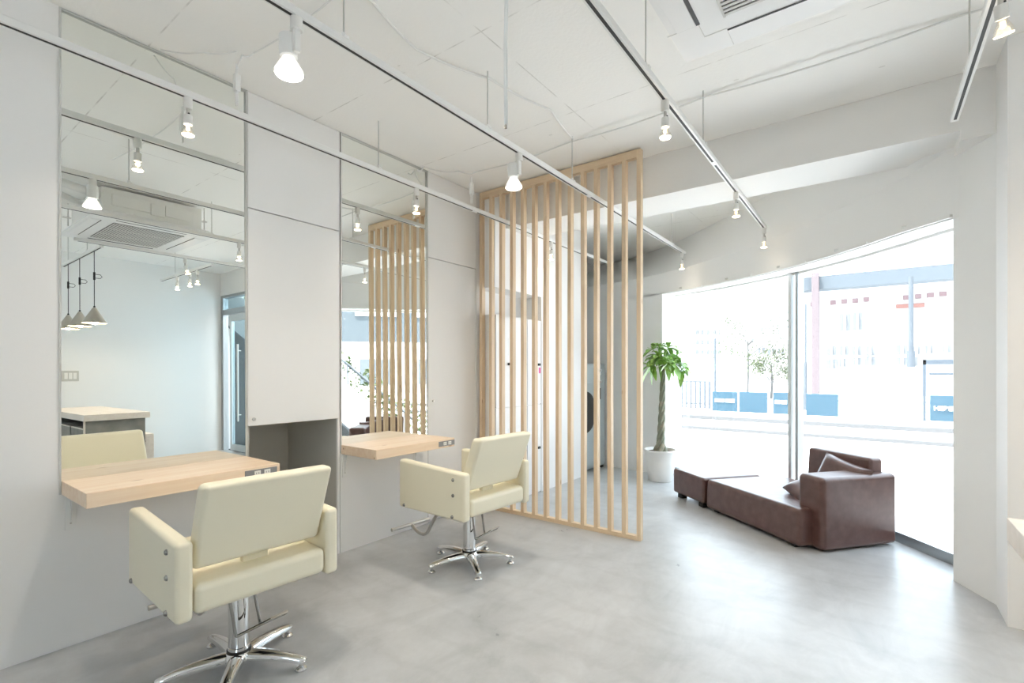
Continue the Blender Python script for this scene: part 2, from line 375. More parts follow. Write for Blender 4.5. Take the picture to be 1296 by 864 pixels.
# glazing: frames and three panes following the curve
def along(P, s):
    L = [0]
    for a, b in zip(P[:-1], P[1:]): L.append(L[-1] + math.dist(a, b))
    for i in range(len(P) - 1):
        if s <= L[i + 1] or i == len(P) - 2:
            f = (s - L[i]) / (L[i + 1] - L[i]); return (P[i][0] + f * (P[i + 1][0] - P[i][0]), P[i][1] + f * (P[i + 1][1] - P[i][1]))
def length(P): return sum(math.dist(a, b) for a, b in zip(P[:-1], P[1:]))
GL = [(-2.05, 6.03)] + Gp[6:]
gl = length(GL)
def curved_bar(b, P, s0, s1, t, z0, z1, n=24):
    a = [along(P, s0 + (s1 - s0) * i / n) for i in range(n + 1)]
    i_ = offset(a, -t / 2); o_ = offset(a, t / 2)
    b.prism(i_ + list(reversed(o_)), z0, z1); return b
fr = B(); curved_bar(fr, GL, 0, gl, .06, 0, .07); w1 = struct(fr, 'window_1', M['steelgrey'], smooth=30)
h = B(); curved_bar(h, GL, 0, gl, .05, 2.14, 2.20); h.build('head_rail', M['white'], w1)
def post(s, w, t, m, name='mullion'):
    b = B(); curved_bar(b, GL, s - w / 2, s + w / 2, t, .06, 2.16, 2); return b.build(name, m, w1, smooth=0)
sm = 0
for i in range(400):      # arc length of the double mullion
    p = along(GL, gl * i / 400)
    if p[0] > -.60: sm = gl * i / 400; break
post(.03, .06, .06, M['white'], 'jamb'); post(.10, .03, .05, M['alu'], 'jamb')
post(sm - .02, .035, .09, M['alu']); post(sm + .05, .03, .07, M['steelgrey'])
for a, b_ in ((.115, sm - .04), (sm + .066, gl)):
    p = B(); curved_bar(p, GL, a, b_, .008, .07, 2.14, 20); p.build('pane', M['window'], w1, smooth=60)

# white curtain rail in lengths under the lintel
cr = thing('curtain_rail', 'thin white curved curtain rail running above the big bay window', 'curtain rail', (-.9, 5.2, 2.15))
RL = [J] + Lp[6:]; RL = offset(RL, -.012); rl = length(RL)
k = 5
for i in range(k):
    b = B(); curved_bar(b, RL, rl * i / k + .004, rl * (i + 1) / k - .004, .02, 2.152, 2.172, 8); b.build('rail_length', M['white'], cr, loc=(-.9, 5.2, 2.15), smooth=30)
    s = rl * (i + .5) / k; p = along(RL, s); b = B(); b.box(p[0] - .012, p[0] + .012, p[1] - .012, p[1] + .012, 2.172, 2.19); b.build('clip', M['alu'], cr, loc=(-.9, 5.2, 2.15))

# entrance: glass door under the beam by the reception wall (seen in the mirror)
dw = B(); dw.box(.70, .76, 3.64, 3.72, 0, 2.52); dw.box(.76, 1.55, 3.64, 3.72, 0, .08); dw.box(.76, 1.55, 3.64, 3.72, 2.45, 2.52); w3 = struct(dw, 'unseen_window_3', M['steelgrey'], smooth=0)  # unseen glazing beside the door, added to let in more daylight
b = B(); b.box(.76, 1.55, 3.675, 3.683, .08, 2.45); b.build('pane', M['window'], w3, smooth=0)
df = B(); df.box(2.66, XR, 3.64, 3.72, 0, 2.52); df.box(1.55, 1.60, 3.64, 3.72, 0, 2.52); df.box(1.60, 2.66, 3.64, 3.72, 2.20, 2.28); df.box(1.60, 2.66, 3.64, 3.72, 2.47, 2.52)
d1 = struct(df, 'door_1', M['steelgrey'], smooth=0)
b = B(); b.box(1.60, 2.66, 3.675, 3.683, 2.28, 2.47); b.build('transom_pane', M['doorglass'], d1, smooth=0)
b = B(); b.box(2.40, 2.46, 3.655, 3.70, .02, 2.18); b.box(1.64, 1.70, 3.655, 3.70, .02, 2.18); b.box(1.70, 2.40, 3.655, 3.70, .02, .12); b.box(1.70, 2.40, 3.655, 3.70, 2.08, 2.18)
lf = b.build('door_leaf', M['alu'], d1, smooth=0)
b = B(); b.box(1.70, 2.40, 3.674, 3.682, .12, 2.08); b.build('leaf_pane', M['doorglass'], lf, smooth=0)
b = B(); b.cyl((2.10, 3.61, .5), (2.10, 3.61, 1.7), .014); b.cyl((2.10, 3.61, .6), (2.10, 3.66, .6), .008); b.cyl((2.10, 3.61, 1.6), (2.10, 3.66, 1.6), .008)
b.build('pull_handle', M['steel'], lf)
b = B(); b.box(2.48, 2.66, 3.674, 3.682, .02, 2.2); b.build('side_pane', M['window'], d1, smooth=0)

# ------------------------------------------------------------------ mirrors and wall cabinets
def mirror(y0, y1, z0, label):
    t = thing('wall_mirror', label, 'mirror', (XW, (y0 + y1) / 2, z0))
    a = math.radians(.28)
    b = B(); H = CE - .004 - z0
    b.box(-.006, 0, -(y1 - y0) / 2 + .006, (y1 - y0) / 2 - .006, 0, H)
    bmesh.ops.rotate(b.bm, cent=(0, 0, 0), matrix=Matrix.Rotation(-a, 3, 'Y'), verts=b.bm.verts)
    b.build('glass', M['mirror'], t, smooth=0)
    for s in (-1, 1):
        b = B(); y = s * ((y1 - y0) / 2 - .004); b.box(-.008, .004, y - .004, y + .004, 0, H); b.build('edge_strip', M['edge'], t, smooth=0)
    b = B(); b.box(-.008, .003, -(y1 - y0) / 2 + .008, (y1 - y0) / 2 - .008, H - .006, H); b.build('top_strip', M['edge'], t, smooth=0)
mirror(.562, 1.381, .692, 'tall wall mirror reflecting the air conditioner and cone pendants')
mirror(2.0, 2.815, .682, 'tall wall mirror reflecting the wooden slat screen')

def knob_at(parent, x, y, z, loc):
    b = B(); b.cyl((x, y, z), (x + .014, y, z), .006, n=12); b.cyl((x + .012, y, z), (x + .02, y, z), .010, n=12)
    return b.build('knob', M['steel'], parent, loc=loc)
# cabinet over the open niche, between the mirrors
L0 = (-3.2, 1.69, 0)
cb = thing('wall_cabinet', 'white wall cabinet over an open grey niche between the two mirrors', 'cabinet', L0)
b = B(); b.box(-3.574, -2.948, 1.384, 1.40, 0, 2.86); b.box(-3.574, -2.948, 1.979, 1.995, 0, 2.86); b.box(-3.574, -3.56, 1.40, 1.979, 0, 2.86); b.box(-3.574, -2.95, 1.40, 1.979, .918, .936); b.box(-3.56, -2.95, 1.40, 1.979, 0, .02)
b.build('carcass', M['niche'], cb, loc=L0, smooth=0)
b = B(); b.box(-2.948, XW, 1.385, 1.994, .922, 2.192, .002, 1); dr = b.build('door', M['panel'], cb, loc=L0, smooth=0); knob_at(dr, XW, 1.413, .962, L0)
b = B(); b.box(-2.948, XW, 1.385, 1.994, 2.197, CE - .004, .002, 1); b.build('upper_panel', M['panel'], cb, loc=L0, smooth=0)
b = B(); b.box(-2.948, XW - .001, 1.979, 1.996, 0, .918); b.build('side_edge', M['panel'], cb, loc=L0, smooth=0)
# tall cabinet by the screen
L0 = (-3.0, 3.12, 0)
cb = thing('tall_cabinet', 'tall white cabinet between the second mirror and the slat screen', 'cabinet', L0)
b = B(); b.box(-3.1, -2.95, 2.82, 3.416, 0, 2.87); b.build('carcass', M['panel'], cb, loc=L0, smooth=0)
b = B(); b.box(-2.95, XW, 2.822, 3.414, .012, 2.168, .002, 1); dr = b.build('door', M['panel'], cb, loc=L0, smooth=0); knob_at(dr, XW, 2.868, .995, L0)
b = B(); b.box(-2.95, XW, 2.822, 3.414, 2.173, CE - .004, .002, 1); b.build('upper_panel', M['panel'], cb, loc=L0, smooth=0)

# ------------------------------------------------------------------ styling shelves
def desk(y0, y1, z, xf, oy, label):
    L0 = (XW, (y0 + y1) / 2, z - .062)
    t = thing('styling_shelf', label, 'shelf desk', L0)
    b = B(); b.box(XW + .001, xf, y0, y1, z - .062, z, .0015, 1); b.build('shelf_top', M['desk'], t, loc=L0, smooth=0)
    for y in (y0 + .03, y1 - .05):
        b = B(); b.box(XW, XW + .004, y - .02, y + .02, z - .225, z - .062, .001, 1); b.box(XW, XW + .22, y - .014, y + .014, z - .067, z - .0622)
        b.prism([(XW + .004, z - .20), (XW + .03, z - .067), (XW + .004, z - .067)], y - .002, y + .002, axis='y')
        br = b.build('bracket', M['white'], t, loc=L0)
        for dz in (.085, .195):
            b = B(); b.cyl((XW + .003, y, z - dz), (XW + .007, y, z - dz), .004, n=8); b.build('screw', M['steel'], br, loc=L0)
    b = B(); b.box(xf, xf + .004, oy, oy + .165, z - .050, z - .012, .001, 1); op = b.build('outlet_plate', M['plate'], t, loc=L0)
    for dy in (.062, .112):
        b = B(); b.box(xf + .003, xf + .006, oy + dy - .016, oy + dy + .016, z - .043, z - .019, .001, 1); s = b.build('socket', M['whitepl'], op, loc=L0)
        b = B()
        for q in (-.007, .005): b.box(xf + .005, xf + .0065, oy + dy + q, oy + dy + q + .002, z - .036, z - .027)
        b.build('socket_slots', M['dark'], s, loc=L0, smooth=0)
    return t
desk(.572, 1.372, .752, -2.550, 1.190, 'pale wood wall shelf below the nearer mirror, with a grey outlet plate')
desk(2.004, 2.728, .738, -2.552, 2.56, 'pale wood wall shelf below the farther mirror beside the niche')

# ------------------------------------------------------------------ salon chairs
def make_chair(loc, rot, label):
    t = thing('salon_chair', label, 'chair', loc, PI - math.radians(rot), 'cream salon chairs')
    for s, nm in ((1, 'a'), (-1, 'b')):
        b = B()
        y0, y1 = (.246, .302) if s > 0 else (-.302, -.246)
        b.prism([(-.262, .379), (.34, .368), (.34, .676), (-.262, .657)], y0, y1, bev=.017, axis='y')
        a = b.build('armrest', M['vinyl'], t, wn=True)
        for x, z in ((-.172, .613), (-.172, .523), (-.165, .398), (.285, .388)):
            b = B(); b.lathe([(0, .009), (.006, .008), (.010, .004), (.0115, -.004), (0, -.004)], (x, s * .302, z), 12, Matrix.Rotation(-s * PI / 2, 4, 'X')); b.build('bolt', M['bolt'], a)
    b = B(); b.hexa([(-.262, -.244, .392), (.31, -.244, .385), (.31, .244, .385), (-.262, .244, .392), (-.262, -.244, .498), (.31, -.244, .515), (.31, .244, .515), (-.262, .244, .498)], .026, 5)
    b.build('seat', M['vinyl'], t, wn=True)
    b = B(); zb, zt = .534, .853
    b.hexa([(-.214, -.236, zb), (-.137, -.236, zb + .01), (-.137, .236, zb + .01), (-.214, .236, zb), (-.335, -.238, zt), (-.262, -.238, zt + .004), (-.262, .238, zt + .004), (-.335, .238, zt)], .020, 5)
    b.build('backrest', M['vinyl'], t, wn=True)
    b = B(); b.box(-.165, -.135, -.05, .05, .485, .56, .008); b.build('back_hinge', M['vinyl'], t, wn=True)
    b = B(); b.box(-.13, .20, -.11, .11, .362, .392, .004, 2); b.build('seat_plate', M['dark'], t)
    b = B(); b.lathe([(0, .085), (.043, .085), (.043, .10), (.040, .102), (.040, .355), (.034, .36), (0, .36)], n=28); b.build('column', M['chrome'], t)
    b = B(); b.lathe([(0, .078), (.046, .078), (.046, .0875), (0, .0875)], n=28); b.build('collar', M['dark'], t)
    b = B(); b.lathe([(0, .042), (.045, .042), (.060, .05), (.058, .068), (.048, .079), (0, .080)], n=28); b.build('hub', M['chrome'], t)
    ph = math.radians(34.5) - (PI - math.radians(rot))
    for i in range(5):
        a = ph + i * 2 * PI / 5; ca, sa = math.cos(a), math.sin(a)
        rows = []
        for r, zt_, w, hh in ((.035, .080, .030, .036), (.09, .082, .028, .036), (.15, .078, .025, .032), (.21, .069, .022, .027), (.255, .059, .020, .023), (.280, .052, .017, .018), (.287, .048, .011, .011)):
            ring = []
            for u, v in ((-1, -1), (-1, -.1), (-.72, .72), (0, 1.0), (.72, .72), (1, -.1), (1, -1), (0, -1)):
                zz = zt_ - hh / 2 + v * hh / 2
                ring.append((r * ca - u * w * sa, r * sa + u * w * ca, zz))
            rows.append(ring + [ring[0]])
        b = B(); b.strip(rows); b.bm.faces.new([b.bm.verts.new(p) for p in rows[-1][:-1]])
        bmesh.ops.remove_doubles(b.bm, verts=b.bm.verts, dist=1e-5); bmesh.ops.recalc_face_normals(b.bm, faces=b.bm.faces)
        lg = b.build('leg', M['chrome'], t, smooth=50)
        b = B(); fx, fy = .264 * ca, .264 * sa
        b.lathe([(0, 0), (.024, 0), (.025, .007), (.018, .015), (.008, .018), (.008, .045), (0, .045)], (fx, fy, 0), 16); b.build('foot', M['chrome'], lg)
    A = Vector((-.10, .078, .38)); Bp = Vector((-.105, .051, .19)); Cp = Vector((-.12, -.145, .222)); D = Vector((-.10, -.049, .194)); E_ = Vector((-.10, -.017, .38))
    def bend(P, r=.012):
        out = [P[0]]
        for i in range(1, len(P) - 1):
            a, c, d = P[i - 1], P[i], P[i + 1]; u = (a - c).normalized(); w = (d - c).normalized()
            for q in range(6):
                f = q / 5; out.append((c + u * r) * (1 - f) ** 2 + c * 2 * f * (1 - f) + (c + w * r) * f * f)
        return out + [P[-1]]
    b = B(); b.tube(bend([A, Bp, Cp, Cp + Vector((0, 0, -.012)) + Vector((.012, 0, 0)), D + Vector((.01, 0, 0)), E_ + Vector((.01, 0, 0))], .006), .0062, 8)
    b.build('pump_lever', M['bolt'], t)
    b = B(); b.cyl((-.113, -.08, .212), (-.121, -.148, .223), .0075, .006, 10); b.build('lever_grip', M['steel'], t)
    b = B(); b.tube(bend([Vector((.22, 0, .37)), Vector((.36, 0, .20)), Vector((.43, 0, .085)), Vector((.53, 0, .085)), Vector((.598, 0, .128))], .05), .012, 10)
    fs = b.build('footrest_stem', M['steel'], t)
    b = B(); b.cyl((.60, -.17, .128), (.60, .17, .128), .0125, n=14); b.build('footrest_bar', M['steel'], fs)
    return t
make_chair((-2.142, .976, 0), 3.5, 'cream salon chair nearest the viewer, facing the first mirror')
make_chair((-2.110, 2.395, 0), 4.0, 'cream salon chair farther back, next to the slat screen')

# ------------------------------------------------------------------ slat screen
L0 = (-2.13, 3.456, 0)
sp = thing('slat_screen', 'floor to ceiling pale wood slat screen standing beside the second chair', 'room divider', L0)
YP = 3.434
for i in range(14):
    x = -2.902 + i * .1156; w = .031
    wob = random.uniform(-.003, .003) if 0 < i < 13 else 0
    z0, z1 = (.0, 2.866) if i in (0, 13) else (.032, 2.808)
    b = B(); xm = random.uniform(-.004, .004) if 0 < i < 13 else 0
    zs = [z0 + (z1 - z0) * k / 8 for k in range(9)]
    rows = [[(x + xm * math.sin(PI * k / 8), YP, z), (x + w + xm * math.sin(PI * k / 8), YP, z), (x + w + xm * math.sin(PI * k / 8), YP + .045, z), (x + xm * math.sin(PI * k / 8), YP + .045, z), (x + xm * math.sin(PI * k / 8), YP, z)] for k, z in enumerate(zs)]
    b.strip(rows); b.bm.faces.new([b.bm.verts.new(p) for p in rows[0][:4]]); b.bm.faces.new([b.bm.verts.new(p) for p in rows[-1][:4]])
    bmesh.ops.remove_doubles(b.bm, verts=b.bm.verts, dist=1e-6); bmesh.ops.recalc_face_normals(b.bm, faces=b.bm.faces)
    o = b.build('slat', M['slat'], sp, loc=L0, smooth=0)
b = B(); b.box(-2.872, -1.3995, YP, YP + .045, 0, .032); b.build('bottom_rail', M['rail'], sp, loc=L0, smooth=0)
b = B(); b.box(-2.872, -1.3995, YP, YP + .045, 2.808, 2.866); b.build('top_rail', M['rail'], sp, loc=L0, smooth=0)

# ------------------------------------------------------------------ lighting tracks
def track(pts, rods, label, slot_gap=(), feed=()):
    (x0, y0), (x1, y1) = pts; horiz = abs(x1 - x0) > abs(y1 - y0)
    L0 = ((x0 + x1) / 2, (y0 + y1) / 2, 2.53)
    t = thing('lighting_track', label, 'track', L0)
    b = B()
    if horiz: b.box(x0, x1, y0 - .017, y0 + .017, 2.532, 2.562, .002, 1)
    else: b.box(x0 - .017, x0 + .017, y0, y1, 2.532, 2.562, .002, 1)
    b.build('track_body', M['white'], t, loc=L0, smooth=0)
    cuts = [ (x0 if horiz else y0) ] + list(slot_gap) + [ (x1 if horiz else y1) ]
    for a, c in zip(cuts[:-1], cuts[1:]):
        b = B()
        if horiz: b.box(a + .03, c - .03, y0 - .006, y0 + .006, 2.5305, 2.534)
        else: b.box(x0 - .006, x0 + .006, a + .03, c - .03, 2.5305, 2.534)
        b.build('slot', M['slot'], t, loc=L0, smooth=0)
    for r in rods:
        px, py = (r, y0) if horiz else (x0, r)
        b = B(); b.cyl((px, py, 2.575), (px, py, CE - .001), .0035, n=8); rd = b.build('suspension_rod', M['wire'], t, loc=L0)
        b = B(); b.cyl((px, py, 2.558), (px, py, 2.585), .008, n=8); b.box(px - .02, px + .02, py - .012, py + .012, 2.558, 2.568); b.build('hanger_clip', M['white'], rd, loc=L0)
    for r in feed:
        px, py = (r, y0) if horiz else (x0, r)
        b = B(); b.box(px - .014, px + .014, py - .014, py + .014, 2.66, 2.75, .003, 1); b.cyl((px, py, 2.75), (px, py, 2.80), .007, n=8); b.cyl((px - .008, py, 2.59), (px - .008, py, 2.66), .004, n=8); b.cyl((px + .008, py, 2.59), (px + .008, py, 2.66), .004, n=8)
        b.build('feed_connector', M['white'], t, loc=L0)
    return t
TX = (-2.602, -1.692, -.80, .335)
track(((TX[0], -.6), (TX[0], 5.6)), [2.06], 'white ceiling lighting track closest to the mirrors', (3.02, 4.1), (1.175, 2.98))
track(((TX[1], -.6), (TX[1], 5.52)), [1.17, 2.07, 3.0, 5.09], 'white ceiling lighting track above the chairs, carrying the two big spotlights', (3.25,))
track(((TX[2], -.6), (TX[2], 4.97)), [2.065, 2.96, .9], 'white ceiling lighting track in the middle of the room, ending above the sofa', (3.2,))
track(((TX[3], 1.3), (TX[3], 3.40)), [2.90], 'short white ceiling lighting track beside the right column')

def bulb_spot(x, y, label, tilt=(0, 0), e=6.0, lk=1.7):
    t = thing('spotlight', label, 'spotlight', (x, y, 2.53), 0, 'small clear-bulb track spotlights')
    b = B(); b.lathe([(0, 0), (.0185, 0), (.0185, -.047), (.016, -.05), (0, -.05)], n=18); b.build('adapter', M['whitepl'], t)
    b = B(); b.cyl((0, 0, -.05), (0, 0, -.085), .008, n=10); b.build('neck', M['steel'], t)
    b = B(); b.sph((.009, 0, -.075), .005); b.build('pivot', M['dark'], t)
    R = Matrix.Translation((0, 0, -.08)) @ Matrix.Rotation(tilt[0], 4, 'X') @ Matrix.Rotation(tilt[1], 4, 'Y')
    b = B(); b.lathe([(0, 0), (.017, 0), (.018, -.004), (.018, -.045), (0, -.045)], n=16, M4=R); b.build('socket', M['whitepl'], t)
    b = B(); b.lathe([(.012, -.046), (.016, -.058), (.024, -.074), (.0275, -.09), (.0275, -.094)], n=18, M4=R); bg = b.build('bulb', M['bulbglass'], t)
    b = B(); b.lathe([(0, -.092), (.026, -.092), (.024, -.096), (0, -.098)], n=18, M4=R); b.build('bulb_face', M['warmglow'], bg)
    b = B(); b.lathe([(0, -.05), (.007, -.052), (.008, -.07), (0, -.076)], n=10, M4=R); b.build('capsule', M['filament'], bg)
    lamp(t, R, -.0985, e * .22, (1.0, 0.84, 0.66), .048)
    leak(t, R, -.062, lk, (1.0, .82, .62))
    return t
def lamp(t, R, z, e, col, size):
    l = bpy.data.lights.new('spot_beam', 'AREA'); l.shape = 'DISK'; l.size = size; l.energy = e; l.color = col; l.spread = math.radians(140)
    o = bpy.data.objects.new('spot_beam', l); COL.objects.link(o); o.parent = t; o.matrix_local = R @ Matrix.Translation((0, 0, z))
def leak(t, R, z, e, col):
    l = bpy.data.lights.new('bulb_glow', 'POINT'); l.energy = e; l.color = col; l.shadow_soft_size = .009
    o = bpy.data.objects.new('bulb_glow', l); COL.objects.link(o); o.parent = t; o.matrix_local = R @ Matrix.Translation((0, 0, z))
def flood_spot(x, y, label, e=17.0):
    t = thing('spotlight', label, 'spotlight', (x, y, 2.53), 0, 'large white track spotlights')
    b = B(); b.lathe([(0, 0), (.021, 0), (.021, -.045), (0, -.045)], n=18); b.build('adapter', M['whitepl'], t)
    b = B(); b.box(-.009, .009, -.012, .012, -.125, -.04, .003, 1); b.build('arm', M['whitepl'], t)
    R = Matrix.Translation((-.045, -.01, 0)) @ Matrix.Rotation(math.radians(-4), 4, 'Y')
    b = B(); b.lathe([(0, -.055), (.030, -.055), (.031, -.06), (.031, -.135), (.026, -.137), (0, -.137)], n=22, M4=R); b.build('socket', M['white'], t)
    b = B(); b.lathe([(0, -.136), (.022, -.136), (.024, -.145), (.030, -.152), (.050, -.188), (.050, -.195), (.048, -.198)], n=26, M4=R); bb = b.build('bulb', M['bulbskin'], t)
    b = B(); b.lathe([(0, -.200), (.035, -.199), (.0485, -.194), (.0485, -.19), (0, -.19)], n=26, M4=R); b.build('bulb_face', M['whiteglow'], bb)
    lamp(t, R, -.2005, e * .23, (1.0, .91, .78), .092)
bulb_spot(TX[0], .955, 'clear-bulb spotlight hanging in front of the nearer mirror')
bulb_spot(TX[0], 2.39, 'clear-bulb spotlight hanging in front of the farther mirror')
bulb_spot(TX[0], 4.19, 'clear-bulb spotlight seen behind the slats of the wooden screen', e=4, lk=2.6)
flood_spot(TX[1], .972, 'large white bulb spotlight nearest the viewer, above the first chair')
flood_spot(TX[1], 2.365, 'large white bulb spotlight in front of the slat screen, above the second chair')
bulb_spot(TX[1], 5.43, 'clear-bulb spotlight at the end of its track, above the plant beyond the slat screen', e=.5, lk=1.1)
bulb_spot(TX[2], 2.315, 'clear-bulb spotlight in mid-room, on the near side of the concrete beam')
bulb_spot(TX[2], 3.81, 'clear-bulb spotlight just below the concrete beam, middle track', e=4, lk=.12)
bulb_spot(TX[2], 4.92, 'clear-bulb spotlight at the far tip of the middle track, close to the bay window', e=.3, lk=.10)
bulb_spot(TX[3], 2.25, 'tilted warm spotlight at the upper right corner by the column', (math.radians(22), math.radians(-8)))

# short track with three bulbs over the entrance, and pendants over the counter (seen in the mirror)
track(((.50, 2.6), (2.13, 2.6)), [1.62], 'short white ceiling track crossing over the entrance end, reflected in the nearer mirror')
bulb_spot(1.55, 2.6, 'clear-bulb spotlight lowest of three in the nearer mirror, leftmost on its short track')
bulb_spot(1.15, 2.6, 'clear-bulb spotlight middle of three on the short track in the nearer mirror')
bulb_spot(.92, 2.6, 'clear-bulb spotlight rightmost of three on the short track in the nearer mirror')
track(((.45, 1.54), (1.95, 1.54)), [1.72, .95], 'short white ceiling track carrying the three cone pendants over the counter')
for x, lab in ((1.72, 'taupe cone pendant lamp farthest left in the nearer mirror, over the counter'), (1.24, 'middle one of three taupe cone pendant lamps in the nearer mirror'), (.70, 'taupe cone pendant lamp farthest right of three in the nearer mirror')):
    zb = 1.775
    t = thing('pendant_lamp', lab, 'pendant lamp', (x, 1.54, zb), 0, 'cone pendants over the counter')
    b = B(); b.lathe([(.008, .165), (.014, .163), (.105, 0), (.103, 0), (.012, .155)], n=32); b.build('lamp_shade', M['lampshade'], t)
    b = B(); b.cyl((0, 0, .16), (0, 0, 2.53 - zb), .0035, n=8); cd = b.build('cord', M['dark'], t)
    b = B(); b.cyl((0, 0, .44 + .02 * x), (0, 0, .52 + .02 * x), .010, n=10); b.build('cord_adjuster', M['dark'], cd)
    z = .48 + .02 * x; b = B(); b.tube([(0, 0, z + .02), (0, .05, z + .02), (0, .065, z), (0, .05, z - .02), (0, 0, z - .02)], .003, 6); b.build('cord_loop', M['dark'], cd)
    b = B(); b.sph((0, 0, .06), .028); b.build('bulb', M['warmglow'], t)
    b = B(); b.cyl((0, 0, .16), (0, 0, .18), .009, n=10); b.build('cord_grip', M['dark'], t)
    l = bpy.data.lights.new('pendant_glow', 'POINT'); l.energy = 4; l.color = (1, .8, .55); l.shadow_soft_size = .03
    o = bpy.data.objects.new('pendant_glow', l); COL.objects.link(o); o.parent = t; o.location = (0, 0, .02)

# cables pinned along the ceiling
def wavy(pts, sag=.006, n=6):
    out = []
    for a, b in zip(pts[:-1], pts[1:]):
        a, b = Vector(a), Vector(b)
        for i in range(n): f = i / n; out.append(a.lerp(b, f) - Vector((0, 0, sag * math.sin(PI * f))))
    return out + [Vector(pts[-1])]
zc = CE - .008
def cable(pts, r, label, sag=.012):
    b = B(); b.tube(wavy(pts, sag), r, 8); return tag(b.build('ceiling_cable', M['white']), label, 'cable')
cable([(-2.602, 1.175, 2.80), (-2.60, 1.20, 2.86), (-2.55, 1.235, zc), (-2.0, 1.26, zc), (-1.2, 1.2, zc)], .004, 'thin white cable along the ceiling beside the nearest large spotlight')
cable([(-2.89, 2.66, 2.82), (-2.885, 2.73, zc), (-2.72, 2.96, zc), (-2.60, 3.055, zc), (-1.74, 3.05, zc), (-.80, 3.02, zc), (.335, 3.02, zc), (.60, 2.95, zc)], .0055, 'long white cable crossing the whole ceiling just before the concrete beam', .02)
cable([(-1.76, 1.0, zc), (-1.775, 1.37, zc), (-1.86, 1.71, zc), (-1.72, 2.12, zc), (-1.62, 2.6, zc), (-1.70, 3.03, zc)], .006, 'white cable running away along the ceiling above the second track')
cable([(-2.9, .94, zc), (-2.75, 1.08, zc), (-2.605, 1.175, zc)], .0035, 'short white cable in the ceiling corner over the nearer mirror')
cx, cy = -.735, .972
b = B(); b.tube([(cx, cy, CE), (cx - .002, cy - .003, 2.6), (cx + .002, cy + .002, 2.3), (cx - .002, cy, 2.05), (cx - .001, cy, 1.858)], .005, 10)
hc = tag(b.build('hanging_cord', M['white']), 'loose white cable hanging straight down from the ceiling mid-room', 'cable')
b = B(); b.cyl((cx - .001, cy, 1.850), (cx - .001, cy, 1.860), .0035, n=8); b.build('cord_tip', M['bolt'], hc, loc=hc.location)

# ------------------------------------------------------------------ ceiling air conditioner
L0 = (-.10, 1.68, 2.58)
ac = thing('air_conditioner', 'white four-way cassette air conditioner hung from the ceiling', 'air conditioner', L0)
X0, X1, Y0, Y1 = -.66, .456, 1.20, 2.162
b = B(); b.hexa([(X0 + .004, Y0 + .004, 2.58), (X1 - .004, Y0 + .004, 2.58), (X1 - .004, Y1 - .004, 2.58), (X0 + .004, Y1 - .004, 2.58), (X0 + .05, Y0 + .05, 2.64), (X1 - .05, Y0 + .05, 2.64), (X1 - .05, Y1 - .05, 2.64), (X0 + .05, Y1 - .05, 2.64)], .003, 1); b.build('panel', M['acpanel'], ac, loc=L0)
gx0, gx1, gy0, gy1 = -.455, .25, 1.405, 1.957
b = B(); b.box(gx0, gx1, gy0, gy1, 2.577, 2.5795); gr = b.build('grille_opening', M['dark'], ac, loc=L0, smooth=0)
b = B()
for i in range(26):
    y = gy0 + (gy1 - gy0) * (i + .5) / 26; b.box(gx0, gx1, y - .0062, y + .0062, 2.5735, 2.5775)
for x in (gx0, gx0 + .23, gx0 + .46, gx1 - .008): b.box(x, x + .008, gy0, gy1, 2.5725, 2.5775)
b.build('grille_slats', M['acgrille'], gr, loc=L0, smooth=0)
def louver(x0, x1, y0, y1, slit):
    b = B(); b.box(x0, x1, y0, y1, 2.5775, 2.5805, .001, 1); lv = b.build('louver', M['acpanel'], ac, loc=L0, smooth=0)
    b = B(); b.box(*slit, 2.5772, 2.5812); b.build('louver_slit', M['dark'], lv, loc=L0, smooth=0)
louver(-.627, -.553, 1.405, 1.948, (-.552, -.538, 1.40, 1.947)); louver(.348, .422, 1.405, 1.948, (.333, .347, 1.405, 1.947))
louver(-.46, .255, 2.048, 2.128, (-.46, .255, 2.041, 2.0475)); louver(-.46, .255, 1.234, 1.312, (-.46, .255, 1.3125, 1.319))
b = B()
for x0, x1, y0, y1 in ((-.545, -.46, 2.033, 2.036), (-.545, -.542, 1.95, 2.036), (-.664, -.55, 1.947, 1.950), (-.462, -.459, 2.04, 2.15)): b.box(x0, x1, y0, y1, 2.5790, 2.5803)
b.build('panel_seams', M['acgrille'], ac, loc=L0, smooth=0)
b = B(); b.box(X0 + .09, X1 - .09, Y0 + .09, Y1 - .09, 2.638, 2.852, .012, 2); bd = b.build('casing', M['galv'], ac, loc=L0)
xf = X0 + .09
for y0, y1 in ((1.36, 1.64), (1.76, 1.99)):
    b = B(); b.box(xf - .010, xf, y0, y1, 2.70, 2.80, .003, 1); b.build('stamped_plate', M['galv'], bd, loc=L0)
b = B(); b.box(xf - .014, xf, 1.645, 1.755, 2.685, 2.79, .003, 1); b.build('cover_plate', M['galv'], bd, loc=L0)
for x, y in ((X0 + .12, Y1 - .06), (X1 - .12, Y1 - .06), (X0 + .12, Y0 + .06), (X1 - .12, Y0 + .06)):
    b = B(); b.cyl((x, y, 2.66), (x, y, CE), .005, n=8); rd = b.build('hanger_rod', M['steel'], ac, loc=L0)
    b = B(); b.box(x - .02, x + .02, y - .04, y + .02, 2.735, 2.742); b.cyl((x, y, 2.742), (x, y, 2.752), .010, n=6); b.build('hanger_bracket', M['steel'], rd, loc=L0)
b = B(); b.tube([(-.50, 1.30, 2.78), (-.52, 1.22, 2.785), (-.56, 1.05, 2.80), (-.58, .7, 2.81), (-.60, .2, 2.82), (-.6, -.6, 2.84)], .034, 14); b.build('refrigerant_pipe', M['white'], ac, loc=L0)
